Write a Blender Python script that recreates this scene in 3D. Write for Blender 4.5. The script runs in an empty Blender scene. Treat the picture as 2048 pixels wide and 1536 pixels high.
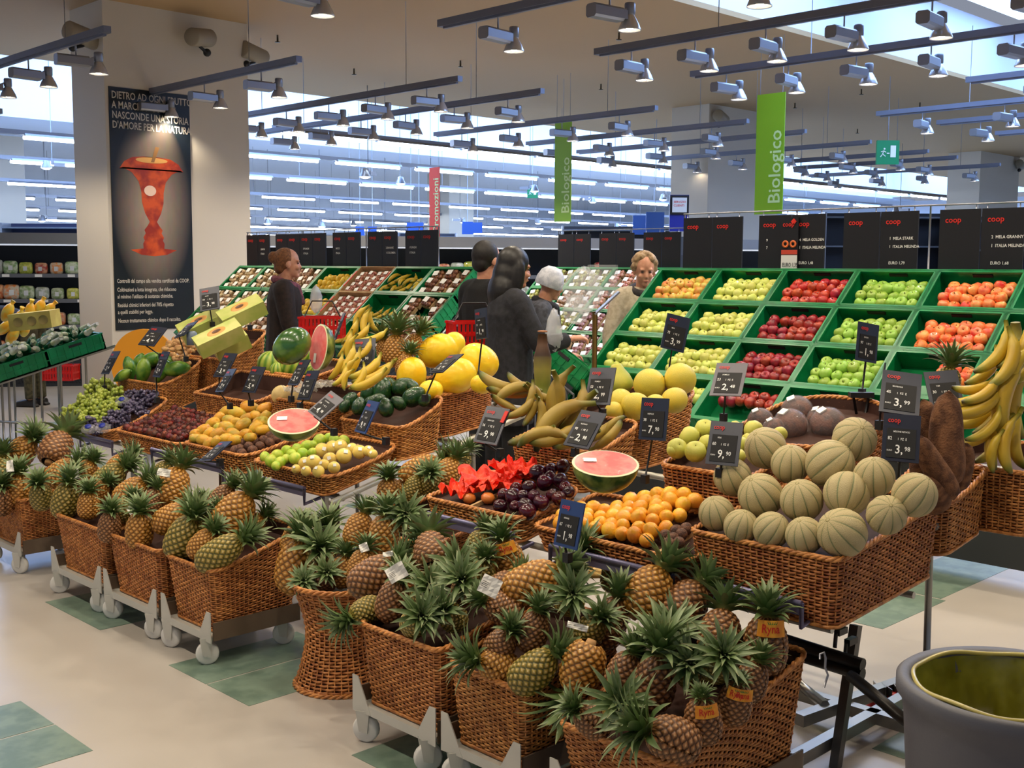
import bpy, math, random
import numpy as np
from mathutils import Matrix, Vector
random.seed(7); RS = np.random.RandomState(7)
PI = math.pi
SC = bpy.context.scene
COL = SC.collection
# ------------------------------------------------------------------ camera, world, exposure
F_PX = 2286.4; EYE = 1.6
_y, _p, _r = math.radians(44.65), math.radians(5.88), math.radians(0.27)
_f = np.array([math.sin(_y)*math.cos(_p), math.cos(_y)*math.cos(_p), -math.sin(_p)])
_a = np.array([math.cos(_y), -math.sin(_y), 0.0]); _b = np.cross(_a, _f)
RT = math.cos(_r)*_a + math.sin(_r)*_b; UP = -math.sin(_r)*_a + math.cos(_r)*_b; FW = _f
CAM = np.array([0, 0, EYE])
cd = bpy.data.cameras.new('camera'); cd.sensor_width = 36; cd.lens = F_PX/2048*36; cd.clip_end = 200
cam = bpy.data.objects.new('camera', cd); COL.objects.link(cam)
cam.matrix_world = Matrix([[RT[0], UP[0], -FW[0], 0], [RT[1], UP[1], -FW[1], 0], [RT[2], UP[2], -FW[2], EYE], [0, 0, 0, 1]])
SC.camera = cam
SC.view_settings.view_transform = 'Standard'; SC.view_settings.look = 'None'
SC.view_settings.gamma = 1; SC.view_settings.exposure = 0.2
SC.view_settings.use_curve_mapping = False
SC.cycles.use_denoising = True
SC.cycles.max_bounces = 5; SC.cycles.diffuse_bounces = 3; SC.cycles.glossy_bounces = 3
SC.cycles.transparent_max_bounces = 8; SC.cycles.sample_clamp_indirect = 4
SC.cycles.use_light_tree = True; SC.cycles.use_adaptive_sampling = True; SC.cycles.adaptive_threshold = 0.04
w = bpy.data.worlds.new('world'); SC.world = w; w.use_nodes = True
w.node_tree.nodes['Background'].inputs[0].default_value = (0.72, 0.80, 1.0, 1)
w.node_tree.nodes['Background'].inputs[1].default_value = 0.3

def ray(x, y): return ((x-1024)/F_PX)*RT - ((y-768)/F_PX)*UP + FW
def onX(x, y, X): d = ray(x, y); return CAM + d*(X/d[0])
def onY(x, y, Y): d = ray(x, y); return CAM + d*(Y/d[1])
def onZ(x, y, Z): d = ray(x, y); return CAM + d*((Z-EYE)/d[2])
def onD(x, y, D): return CAM + ray(x, y)*D
def onP(x, y, X0, z0, s):            # the sloping plane z = z0 + s*(X-X0)
    d = ray(x, y); t = (z0 - s*X0 - EYE)/(d[2]-s*d[0]); return CAM + d*t
def depth(p): return float((np.array(p)-CAM) @ FW)
# ------------------------------------------------------------------ materials
def lin(c): return tuple(((v/255)/12.92 if v/255 <= .04045 else ((v/255+.055)/1.055)**2.4) for v in c)
MATS = {}
def mat(name, rgb, rough=.5, rgb2=None, scale=20., metal=0., coat=0., emit=None, est=0., alpha=1., var=0., bump=0., bscale=None, attr=None, stops=None, spec=.5, trans=0., detail=3., lo=.4, hi=.6, sss=0.):
    if name in MATS: return MATS[name]
    m = bpy.data.materials.new(name); m.use_nodes = True
    nt = m.node_tree; N = nt.nodes; L = nt.links; b = N['Principled BSDF']
    c1 = lin(rgb)+(1,)
    b.inputs['Base Color'].default_value = c1
    b.inputs['Roughness'].default_value = rough; b.inputs['Metallic'].default_value = metal
    b.inputs['Specular IOR Level'].default_value = spec
    if coat: b.inputs['Coat Weight'].default_value = coat; b.inputs['Coat Roughness'].default_value = .05
    if trans: b.inputs['Transmission Weight'].default_value = trans
    if sss: b.inputs['Subsurface Weight'].default_value = sss; b.inputs['Subsurface Scale'].default_value = .01
    if alpha < 1: b.inputs['Alpha'].default_value = alpha
    if emit: b.inputs['Emission Color'].default_value = lin(emit)+(1,); b.inputs['Emission Strength'].default_value = est
    col = None; tc = N.new('ShaderNodeTexCoord')
    if attr:
        a = N.new('ShaderNodeAttribute'); a.attribute_name = attr
        r = N.new('ShaderNodeValToRGB'); e = r.color_ramp.elements
        for i, (p, c) in enumerate(stops):
            el = e[i] if i < 2 else e.new(p)
            el.position = p; el.color = lin(c)+(1,)
        L.new(a.outputs['Fac'], r.inputs[0]); col = r.outputs[0]
        if rgb2:
            n = N.new('ShaderNodeTexNoise'); n.inputs['Scale'].default_value = scale; L.new(tc.outputs['Object'], n.inputs['Vector'])
            mx = N.new('ShaderNodeMix'); mx.data_type = 'RGBA'; mx.blend_type = 'MULTIPLY'; L.new(n.outputs[0], mx.inputs[0])
            L.new(col, mx.inputs[6]); mx.inputs[7].default_value = lin(rgb2)+(1,); col = mx.outputs[2]
    elif rgb2:
        n = N.new('ShaderNodeTexNoise'); n.inputs['Scale'].default_value = scale; n.inputs['Detail'].default_value = detail
        oi = N.new('ShaderNodeObjectInfo'); ad = N.new('ShaderNodeVectorMath'); ad.operation = 'ADD'
        ml = N.new('ShaderNodeMath'); ml.operation = 'MULTIPLY'; ml.inputs[1].default_value = 37.
        L.new(oi.outputs['Random'], ml.inputs[0]); L.new(tc.outputs['Object'], ad.inputs[0]); L.new(ml.outputs[0], ad.inputs[1]); L.new(ad.outputs[0], n.inputs['Vector'])
        r = N.new('ShaderNodeValToRGB'); r.color_ramp.elements[0].position = lo; r.color_ramp.elements[1].position = hi
        r.color_ramp.elements[0].color = c1; r.color_ramp.elements[1].color = lin(rgb2)+(1,)
        L.new(n.outputs[0], r.inputs[0]); col = r.outputs[0]
    if var:
        oi = N.new('ShaderNodeObjectInfo'); mr = N.new('ShaderNodeMapRange'); mr.inputs[3].default_value = 1-var; mr.inputs[4].default_value = 1+var
        hs = N.new('ShaderNodeHueSaturation'); L.new(oi.outputs['Random'], mr.inputs[0]); L.new(mr.outputs[0], hs.inputs['Value'])
        mh = N.new('ShaderNodeMapRange'); mh.inputs[3].default_value = .5-var*.1; mh.inputs[4].default_value = .5+var*.1
        L.new(oi.outputs['Random'], mh.inputs[0]); L.new(mh.outputs[0], hs.inputs['Hue'])
        if col: L.new(col, hs.inputs['Color'])
        else: hs.inputs['Color'].default_value = c1
        col = hs.outputs[0]
    if col: L.new(col, b.inputs['Base Color'])
    if bump:
        n = N.new('ShaderNodeTexNoise'); n.inputs['Scale'].default_value = bscale or scale*3; L.new(tc.outputs['Object'], n.inputs['Vector'])
        bp = N.new('ShaderNodeBump'); bp.inputs['Strength'].default_value = bump; bp.inputs['Distance'].default_value = .003
        L.new(n.outputs[0], bp.inputs['Height']); L.new(bp.outputs[0], b.inputs['Normal'])
    MATS[name] = m; return m
def glass(name, rgb, alpha):        # thin clear plastic film: gloss over see-through
    if name in MATS: return MATS[name]
    m = bpy.data.materials.new(name); m.use_nodes = True; nt = m.node_tree; N = nt.nodes; L = nt.links
    N.remove(N['Principled BSDF']); out = N['Material Output']
    t = N.new('ShaderNodeBsdfTransparent'); g = N.new('ShaderNodeBsdfPrincipled'); g.inputs['Base Color'].default_value = lin(rgb)+(1,); g.inputs['Roughness'].default_value = .08
    n = N.new('ShaderNodeTexNoise'); n.inputs['Scale'].default_value = 60; bp = N.new('ShaderNodeBump'); bp.inputs['Strength'].default_value = .6; bp.inputs['Distance'].default_value = .004
    tc = N.new('ShaderNodeTexCoord'); L.new(tc.outputs['Object'], n.inputs['Vector']); L.new(n.outputs[0], bp.inputs['Height']); L.new(bp.outputs[0], g.inputs['Normal'])
    mx = N.new('ShaderNodeMixShader'); mx.inputs[0].default_value = alpha
    L.new(t.outputs[0], mx.inputs[1]); L.new(g.outputs[0], mx.inputs[2]); L.new(mx.outputs[0], out.inputs[0])
    MATS[name] = m; return m
# ------------------------------------------------------------------ mesh builder
def rotz(a): c, s = math.cos(a), math.sin(a); return np.array([[c, -s, 0], [s, c, 0], [0, 0, 1.]])
def roty(a): c, s = math.cos(a), math.sin(a); return np.array([[c, 0, s], [0, 1, 0], [-s, 0, c.real]])
def rotx(a): c, s = math.cos(a), math.sin(a); return np.array([[1, 0, 0], [0, c, -s], [0, s, c]])
def nrm(v): v = np.array(v, float); return v/max(np.linalg.norm(v), 1e-9)
def basis(ax, tw=0.):               # rotation whose local Z is ax
    z = nrm(ax); h = np.array([0, 0, 1.]) if abs(z[2]) < .9 else np.array([1., 0, 0])
    x = nrm(np.cross(h, z)); y = np.cross(z, x); return np.stack([x, y, z], 1) @ rotz(tw)
class MB:
    def __init__(s): s.v = []; s.f = []; s.m = []; s.n = 0; s.a = []; s.sm = []
    def add(s, v, f, m=0, a=None, smooth=True):
        v = np.asarray(v, float).reshape(-1, 3)
        for q in f: s.f.append([int(i)+s.n for i in q])
        s.m += [m]*len(f); s.sm += [smooth]*len(f); s.v.append(v); s.n += len(v)
        s.a.append(np.full(len(v), 0.) if a is None else np.asarray(a, float)); return s
    def grid(s, P, cu=False, cv=False, m=0, a=None, smooth=True):       # P: (nu, nv, 3)
        nu, nv = P.shape[:2]; I = np.arange(nu*nv).reshape(nu, nv)
        A = I if not cu else np.vstack([I, I[:1]]); A = A if not cv else np.hstack([A, A[:, :1]])
        q = np.stack([A[:-1, :-1], A[1:, :-1], A[1:, 1:], A[:-1, 1:]], -1).reshape(-1, 4)
        return s.add(P.reshape(-1, 3), q.tolist(), m, None if a is None else np.asarray(a).reshape(-1), smooth)
    def box(s, c, d, m=0, R=None):
        x, y, z = [k/2 for k in d]
        v = np.array([[i*x, j*y, k*z] for i in (-1, 1) for j in (-1, 1) for k in (-1, 1)])
        if R is not None: v = v @ R.T
        return s.add(v+np.array(c), [(0, 1, 3, 2), (4, 6, 7, 5), (0, 4, 5, 1), (2, 3, 7, 6), (0, 2, 6, 4), (1, 5, 7, 3)], m, smooth=False)
    def tube(s, P, r, m=0, n=8, closed=False, caps=True, a=None, flat=1.):
        P = np.asarray(P, float); k = len(P); r = np.full(k, r) if np.isscalar(r) else np.asarray(r, float)
        T = np.roll(P, -1, 0)-np.roll(P, 1, 0) if closed else np.gradient(P, axis=0)
        T /= np.maximum(np.linalg.norm(T, axis=1, keepdims=True), 1e-9)
        h = np.array([0, 0, 1.]) if abs(T[0][2]) < .9 else np.array([1., 0, 0]); X = nrm(np.cross(h, T[0])); V = []
        for i in range(k):
            X = nrm(X - T[i]*(X@T[i])); Y = np.cross(T[i], X)
            th = np.arange(n)*2*PI/n; V.append(P[i]+r[i]*(np.cos(th)[:, None]*X+flat*np.sin(th)[:, None]*Y))
        b = s.n; s.grid(np.array(V), cu=closed, cv=True, m=m, a=None if a is None else np.repeat(a, n))
        if caps and not closed: s.f += [[b+i for i in range(n)][::-1], [b+(k-1)*n+i for i in range(n)]]; s.m += [m, m]; s.sm += [False, False]
        return s
    def lathe(s, prof, n=24, m=0, c=(0, 0, 0), R=None, a=None, ribs=0, rib=0., sx=1., sy=1.):
        pr = np.asarray(prof, float); th = np.arange(n)*2*PI/n
        k = 1 - (rib*(1-np.abs(np.cos(th*ribs/2)))**3 if ribs else 0)
        V = np.stack([np.outer(pr[:, 0], np.cos(th)*k*sx), np.outer(pr[:, 0], np.sin(th)*k*sy), np.repeat(pr[:, 1:2], n, 1)], -1)
        if R is not None: V = V @ R.T
        V = V+np.array(c); A = None
        if a is not None: A = np.repeat(np.asarray(a)[:, None], n, 1)
        elif ribs: A = np.repeat((1-np.abs(np.cos(th*ribs/2)))[None], len(pr), 0)
        return s.grid(V, cv=True, m=m, a=A)
    def ball(s, c, r, m=0, n=12, k=8, R=None):
        r = (r,)*3 if np.isscalar(r) else r; t = np.linspace(0, PI, k); th = np.arange(n)*2*PI/n
        V = np.stack([np.outer(np.sin(t), np.cos(th))*r[0], np.outer(np.sin(t), np.sin(th))*r[1], np.outer(np.cos(t), np.ones(n))*r[2]], -1)
        if R is not None: V = V @ R.T
        return s.grid(V+np.array(c), cv=True, m=m)
    def quad(s, a, b, c, d, m=0): return s.add([a, b, c, d], [(0, 1, 2, 3)], m, smooth=False)
    def plate(s, pts, t, nrml, m=0):    # prism: outline pushed by thickness t along nrml
        p = np.asarray(pts, float); q = p+np.asarray(nrml, float)*t; k = len(p)
        f = [list(range(k))[::-1], [k+i for i in range(k)]]+[[i, (i+1) % k, k+(i+1) % k, k+i] for i in range(k)]
        return s.add(np.vstack([p, q]), f, m, smooth=False)
    def mesh(s, name, mats):
        me = bpy.data.meshes.new(name); V = np.vstack(s.v)
        me.vertices.add(len(V)); me.vertices.foreach_set('co', V.ravel())
        ln = np.array([len(q) for q in s.f]); fl = np.fromiter((i for q in s.f for i in q), int, int(ln.sum()))
        me.loops.add(len(fl)); me.loops.foreach_set('vertex_index', fl)
        me.polygons.add(len(ln)); st = np.concatenate([[0], np.cumsum(ln)[:-1]])
        me.polygons.foreach_set('loop_start', st); me.polygons.foreach_set('loop_total', ln)
        me.polygons.foreach_set('material_index', np.array(s.m)); me.polygons.foreach_set('use_smooth', np.array(s.sm))
        me.update(calc_edges=True)
        A = np.concatenate(s.a)
        if A.any():
            at_ = me.attributes.new('t', 'FLOAT', 'POINT'); at_.data.foreach_set('value', A.astype(np.float32))
        for x in (mats if isinstance(mats, (list, tuple)) else [mats]): me.materials.append(x)
        me.validate(); return me
    def build(s, name, mats, parent=None, loc=(0, 0, 0)):
        o = bpy.data.objects.new(name, s.mesh(name, mats)); COL.objects.link(o); o.location = Vector(loc)
        if parent is not None: o.parent = parent
        return o
LABELS = {}
def tag(o, label, cat, group=None, kind=None):
    LABELS[label] = LABELS.get(label, 0)+1
    o['label'] = label; o['category'] = cat
    if group: o['group'] = group
    if kind: o['kind'] = kind
    return o
def thing(name, label, cat, loc=(0, 0, 0), group=None, R=None):
    o = bpy.data.objects.new(name, None); o.empty_display_size = .05; COL.objects.link(o)
    put(o, loc, R); return tag(o, label, cat, group)
def put(o, loc, R=None, s=1.):
    s = (s,)*3 if np.isscalar(s) else s
    R = np.eye(3) if R is None else np.asarray(R)
    M = np.eye(4); M[:3, :3] = R @ np.diag(s); M[:3, 3] = loc
    o.matrix_world = Matrix(M.tolist()); return o
def struct(o, name=None):
    o['kind'] = 'structure'; return o
def dup(o, parent=None):
    c = o.copy(); COL.objects.link(c)
    if parent is not None: c.parent = parent
    for ch in list(o.children): dup(ch, c)
    return c
PROTO = {}
USED = set()
def inst(key, make, loc, R=None, s=1., label='', cat='', group=None):   # the first use takes the proto itself, later ones copy it with its parts
    if key not in PROTO: PROTO[key] = make(); o = PROTO[key]
    else: o = dup(PROTO[key])
    put(o, loc, R, s)
    if 'group' in o: del o['group']
    return tag(o, label, cat, group)
NUMW = 'one two three four five six seven'.split()
ORD = 'first second third fourth fifth sixth seventh eighth ninth tenth eleventh twelfth thirteenth fourteenth fifteenth sixteenth seventeenth eighteenth nineteenth twentieth'.split()
TXT = {}
def text_part(name, lines, mats, parent, z=.0015):
    """lines: (string, x, y, height, material index, bold shear) laid out in the local XY plane facing +Z"""
    mb = MB()
    for (st, x, y, h, mi) in lines:
        k = st
        if k not in TXT:
            cu = bpy.data.curves.new('t', 'FONT'); cu.body = st; cu.size = 1; cu.resolution_u = 2; cu.offset = .012; cu.extrude = 0
            ob = bpy.data.objects.new('t', cu); COL.objects.link(ob)
            me = bpy.data.meshes.new_from_object(ob); 
            TXT[k] = (np.array([v.co[:] for v in me.vertices]).reshape(-1, 3), [list(p.vertices) for p in me.polygons])
            bpy.data.objects.remove(ob); bpy.data.meshes.remove(me); bpy.data.curves.remove(cu)
        v, f = TXT[k]
        if not len(v): continue
        hh = h[0] if isinstance(h, tuple) else h; ww = h[1] if isinstance(h, tuple) else h
        mb.add(np.stack([v[:, 0]*ww+x, v[:, 1]*hh+y, np.full(len(v), z)], 1), f, mi, smooth=False)
    return mb.build(name, mats, parent)
# ------------------------------------------------------------------ common materials
M_white = mat('wall_paint', (208, 198, 182), .7)
M_ceil = mat('ceiling_paint', (176, 146, 106), .8)
M_well = mat('well_paint', (225, 232, 245), .8)
M_alu = mat('brushed_aluminium', (150, 152, 160), .38, metal=.7)
M_track = mat('track_paint', (118, 122, 138), .45, metal=.4)
M_steel = mat('steel_tube', (150, 148, 142), .3, metal=.9)
M_blk = mat('black_plastic', (22, 22, 26), .45)
M_blkm = mat('black_matte', (14, 14, 16), .7)
M_green = mat('green_crate', (10, 136, 78), .35, (8, 118, 66), 8, var=.06)
M_greend = mat('green_crate_inside', (6, 92, 50), .45)
M_red = mat('red_plastic', (205, 22, 16), .35)
M_wick = mat('wicker', (208, 140, 74), .42, (156, 92, 42), 26, var=.08, bump=.3, bscale=300)
M_wickrim = mat('wicker_rim', (218, 148, 78), .38, (172, 106, 50), 40, bump=.4, bscale=250)
M_wickin = mat('wicker_inner_shade', (58, 26, 10), .8)  # dark brown imitates the shade between strands
M_tube = mat('lamp_tube', (255, 255, 255), .5, emit=(214, 232, 255), est=22.)
M_bulb = mat('lamp_bulb', (255, 255, 255), .5, emit=(255, 236, 205), est=30.)
M_sky = mat('skylight_glow', (200, 220, 255), .5, emit=(158, 196, 255), est=6)
M_boardtxt = mat('white_print', (236, 236, 232), .6)
M_redtxt = mat('red_print', (214, 40, 28), .6)
M_cream = mat('cream_plastic', (205, 200, 186), .5)
# ------------------------------------------------------------------ the shell
def floor_mat():
    m = mat('floor_vinyl', (184, 177, 168), .3, (176, 169, 160), 2.2, bump=.05, bscale=60, lo=.3, hi=.7)
    return m
fl = MB(); fl.quad((-4, -6, 0), (46, -6, 0), (46, 40, 0), (-4, 40, 0)); FLOOR = struct(fl.build('floor', floor_mat()))
M_tileg = mat('floor_tile_green', (118, 138, 122), .35, (98, 120, 106), 12, bump=.05)
tl = MB(); TX = [2.15+.627*i for i in range(-6, 60)]
def tile(x0, x1, y0, y1): tl.box(((x0+x1)/2, (y0+y1)/2, .0), (x1-x0, y1-y0, .003))
for x0, x1, y0, y1 in [(.95, 1.573, 3.862, 4.157), (.95, 1.573, 3.556, 3.852), (2.15, 2.76, 4.744, 5.33), (2.15, 2.76, 3.84, 4.13), (2.15, 2.76, 3.533, 3.83),
        (2.166, 2.78, 2.35, 2.934), (4.658, 5.285, 2.36, 2.95), (5.3, 6.23, 2.39, 2.75), (3.448, 4.05, 1.18, 1.767), (4.49, 5.12, 5.58, 6.166),
        (3.42, 4.03, 4.74, 5.33), (4.68, 5.3, 7.1, 7.7), (3.5, 4.1, 8.3, 8.9), (3.45, 4.05, 10.1, 10.7), (4.7, 5.3, 10.9, 11.5), (5.95, 6.55, 1.18, 1.77), (7.2, 7.8, 2.4, 3.0)]:
    tile(x0, x1, y0, y1)
struct(tl.build('floor_tile', M_tileg, FLOOR))
CZ = 4.4
def slab(name, x0, x1, y0, y1, z, m, par=None, t=.06): return struct(MB().box(((x0+x1)/2, (y0+y1)/2, z+t/2), (x1-x0, y1-y0, t)).build(name, m, par))
WA = (8.6, 30, 2.6, 7.65); WB = (3.0, 44, 16.05, 22.6)
CEIL = slab('ceiling', -4, 46, -6, WA[2], CZ, M_ceil)
slab('ceiling', -4, WA[0], WA[2], WA[3], CZ, M_ceil); slab('ceiling', WA[1], 46, WA[2], WA[3], CZ, M_ceil)
slab('ceiling', -4, 46, WA[3], WB[2], CZ, M_ceil); slab('ceiling', -4, WB[0], WB[2], WB[3], CZ, M_ceil); slab('ceiling', -4, 46, WB[3], 40, CZ, M_well)
def well(n, w, h, panes):
    x0, x1, y0, y1 = w; mb = MB(); t = .05; z = CZ+.06
    mb.box(((x0+x1)/2, y0-t/2, z+h/2), (x1-x0+2*t, t, h)); mb.box(((x0+x1)/2, y1+t/2, z+h/2), (x1-x0+2*t, t, h))
    mb.box((x0-t/2, (y0+y1)/2, z+h/2), (t, y1-y0, h)); mb.box((x1+t/2, (y0+y1)/2, z+h/2), (t, y1-y0, h))
    W = struct(mb.build('wall_'+n, M_well))
    g = MB()
    for a, b, c, d in panes: g.box(((a+b)/2, (c+d)/2, z+h+.02), (b-a, d-c, .04))
    struct(g.build('window_'+n, M_sky, None))
    return W
well('skylight_near', WA, .9, [(9, 13, 3, 7.3), (14.2, 18, 3, 7.3), (19.2, 23, 3, 7.3), (24, 29, 3, 7.3)])
well('skylight_far', WB, 1.5, [(3.3+5.1*i, 8.1+5.1*i, 16.4, 22.2) for i in range(8)])
struct(MB().box((11.4, 7.62, 4.86), (2.2, .06, .5)).build('trim_1', M_well)) if 0 else None
struct(MB().box((21, 39.95, 2.2), (50, .1, 4.4)).build('wall_back', M_well)); struct(MB().box((45.95, 17, 2.2), (.1, 46, 4.4)).build('wall_right', M_well))
# columns
def column(name, x0, x1, y0, y1):
    mb = MB().box(((x0+x1)/2, (y0+y1)/2, CZ/2), (x1-x0, y1-y0, CZ)); mb.box(((x0+x1)/2, (y0+y1)/2, .05), (x1-x0+.03, y1-y0+.03, .1))
    return struct(mb.build(name, M_white))
column('pillar_front', 5.66, 7.42, 11.95, 12.75); column('pillar_middle', 16.5, 18.7, 11.9, 12.7); column('pillar_right', 27.5, 29.8, 11.9, 12.7)
column('pillar_far', 14.6, 15.6, 26, 27); column('pillar_far', 9.4, 10.4, 26, 27); column('pillar_far', 23, 24, 26, 27)
# ------------------------------------------------------------------ ceiling tracks and spotlights
def spot_light(p, r, energy=55, size=2.35, col=(1, .87, .69)):
    l = bpy.data.lights.new('spot', 'SPOT'); l.energy = energy; l.color = col; l.spot_size = size; l.spot_blend = .5; l.shadow_soft_size = r
    o = bpy.data.objects.new('lamp_light', l); COL.objects.link(o); o.location = p; return o
SPOT_W = 44
def make_spot(light):
    # box 0.27 long along local X, bell at the +X end; origin at the track underside
    root = MB().tube([(0, 0, 0), (0, 0, -.10)], .007, n=6).build('spotlight', M_alu)
    b = MB(); P = [(-.17, -.045), (-.17, .045)]
    pr = np.array([(-.05, -.03), (-.05, .03), (-.035, .045), (.035, .045), (.05, .03), (.05, -.03), (.035, -.045), (-.035, -.045)])
    b.plate([(-.17, q[0], -.14+q[1]) for q in pr], .27, (1, 0, 0)); b.box((.115, 0, -.135), (.05, .07, .06))
    b.build('ballast_box', M_alu, root)
    h = MB(); h.lathe([(0, -.045), (.034, -.045), (.038, -.055), (.038, -.12), (.03, -.13)], 16, c=(.19, 0, 0)); h.tube([(.12, 0, -.11), (.16, 0, -.09)], .01, n=6)
    h.build('lamp_holder', M_alu, root)
    s = MB(); s.lathe([(.03, -.125), (.045, -.15), (.066, -.19), (.08, -.225), (.08, -.232), (.076, -.226), (.062, -.19), (.04, -.15)], 24, c=(.19, 0, 0))
    s.build('reflector', mat('reflector_glass', (205, 205, 210), .22, metal=.55), root)
    u = MB().ball((.19, 0, -.20), (.032, .032, .03), n=12, k=8).build('bulb', M_bulb, root)
    if light:
        L = spot_light((.19, 0, -.245), .05, SPOT_W); L.parent = root
    return root
def track(X, Y0, Y1, n, label, lit, side, k):
    t = thing('lighting_track', label, 'lighting track', (X, (Y0+Y1)/2, 3.5), 'ceiling tracks of the '+side)
    h = (Y1-Y0)/2
    MB().box((0, 0, 0), (.065, 2*h, .055)).box((0, 0, -.035), (.03, 2*h-.1, .02)).build('rail', M_track, t)
    for s in (-.62, .62): MB().tube([(0, s*h, .02), (0, s*h, CZ-3.5)], .004, n=5).build('suspension_wire', M_alu, t)
    for i in range(n):
        y = Y0+ (Y1-Y0)*(i+.6)/(n+.2)
        nm = ORD[n-1-i]
        o = inst(('spot', lit), lambda: make_spot(lit), (X, y, 3.46), rotz(.12*math.sin(X*7+i*3)), 1,
                 f'silver bell spotlight, {nm} from left on {label}', 'spotlight', 'spotlights hanging from the ceiling tracks')
TL = [(2.5, 8.9, 13, 4, 0), (4.35, 9.1, 13.3, 4, 1), (6.2, 9.1, 13.6, 4, 1), (7.98, 8.85, 13.4, 5, 1), (9.15, 8.81, 14.4, 6, 1), (11.05, 8.74, 12.8, 4, 1), (12.85, 8.65, 12.7, 4, 1), (14.35, 8.7, 13, 4, 0), (16.2, 8.7, 12.6, 4, 0), (18.1, 8.7, 11.6, 3, 0), (19.4, 8.8, 12, 3, 0), (21.3, 8.85, 12.8, 4, 0)]
for k, (X, a, b, n, lit) in enumerate(TL): track(X, a, b, n, ORD[k]+' nearest ceiling track of the left aisle', bool(lit), 'left aisle', k)
TR = [(.9, 1.2, 7, 6, 1), (2.6, .4, 7, 6, 1), (4.35, .4, 7, 6, 1), (6.1, .2, 7, 6, 1), (7.85, 0, 6.9, 10, 1), (9.4, 0, 7.0, 10, 1), (11.6, .5, 5.2, 4, 0), (13.35, 1, 7.1, 6, 0), (14.68, 1, 6.95, 6, 0), (16.4, 1, 6.9, 5, 0), (18.2, 1, 6.9, 5, 0)]
for k, (X, a, b, n, lit) in enumerate(TR): track(X, a, b, n, ORD[k]+' nearest ceiling track of the right aisle', bool(lit), 'right aisle', k)
# fluorescent lines of the main hall
def fluo(X0, X1, Y, z, pitch, label, seg=1.5):
    n = int((X1-X0)/pitch)
    t = thing('fluorescent_line', label, 'ceiling light', ((X0+X1)/2, Y, z), 'long fluorescent lines over the hall'); cx = (X0+X1)/2
    MB().box((0, 0, .05), (X1-X0, .11, .07)).build('mounting_rail', M_alu, t)
    w = MB()
    for i in range(int((X1-X0)/4)+1):
        x = X0+2+4*i-cx
        if x < X1-cx: w.tube([(x, 0, .08), (x, 0, CZ-z)], .005, n=4)
    w.build('suspension_wire', M_alu, t)
    for i in range(min(n, 30)):
        x = X0+pitch*(i+.5)-cx
        MB().tube([(x-seg/2, 0, -.02), (x+seg/2, 0, -.02)], .028, n=8).build('tube', M_tube, t)
        MB().plate([(x-seg/2, -.09, -.0), (x-seg/2, .09, 0), (x-seg/2, .05, .045), (x-seg/2, -.05, .045)], seg, (1, 0, 0)).build('reflector', M_alu, t)
FY = [(9.2, 34, 14.15, 3.5, 1.75), (3, 34, 17.5, 3.5, 1.9), (4, 36, 20.6, 3.4, 1.9), (5, 38, 24, 3.25, 2.0), (5, 38, 26.4, 3.1, 2.0), (6, 40, 28.6, 2.95, 2.0), (6, 40, 31, 2.8, 2.0), (7, 42, 33.5, 2.9, 2.0), (8, 42, 36, 2.7, 2.1), (8, 44, 38.2, 2.5, 2.1)]
for k, a in enumerate(FY): fluo(*a, f'long grey fluorescent light line, {ORD[k]} one behind the pillars')
fluo(3.6, 6.0, 15.7, 3.55, 1.7, 'short fluorescent light line between the two left-hand pillarsides')
# globe spots over the hall
def roof(p): return CZ+(1.55 if WB[2] < p[1] < WB[3] else .9 if WA[2] < p[1] < WA[3] and p[0] > WA[0] else 0)
def make_globe():
    r = MB().box((0, 0, .03), (.05, .05, .06)).build('globe_spotlight', M_alu)
    MB().box((.12, 0, 0), (.2, .07, .06)).build('ballast_box', M_alu, r)
    MB().lathe([(0, .09), (.05, .08), (.06, .03), (.09, -.03), (.092, -.05)], 14, c=(-.1, 0, -.02)).build('reflector', M_alu, r)
    MB().ball((-.1, 0, -.06), (.085, .085, .035), n=12, k=6).build('bulb', M_tube, r)
    return r
GL = [(104, 333, 20), (800, 365, 22), (1060, 380, 24), (1180, 403, 30), (1328, 397, 26), (1558, 400, 30), (93, 440, 26), (537, 446, 28), (862, 455, 30), (920, 444, 32), (1075, 446, 34), (1800, 424, 26), (1370, 392, 24), (736, 350, 18), (640, 452, 28), (700, 450, 34), (610, 440, 36), (770, 458, 30), (1240, 455, 34), (480, 430, 26)]
for k, (x, y, D) in enumerate(GL):
    o = inst('globe', make_globe, onD(x, y-4, D), rotz(k), 1., f'small round white hall spotlight, {ORD[k]} nearest to the produce counters', 'spotlight', 'round white spotlights over the hall')
    zc = onD(x, y-4, D); ch = MB().tube([(0, 0, .05), (0, 0, roof(zc)-zc[2])], .006, n=5).build('suspension_rod', M_alu, o)
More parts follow.
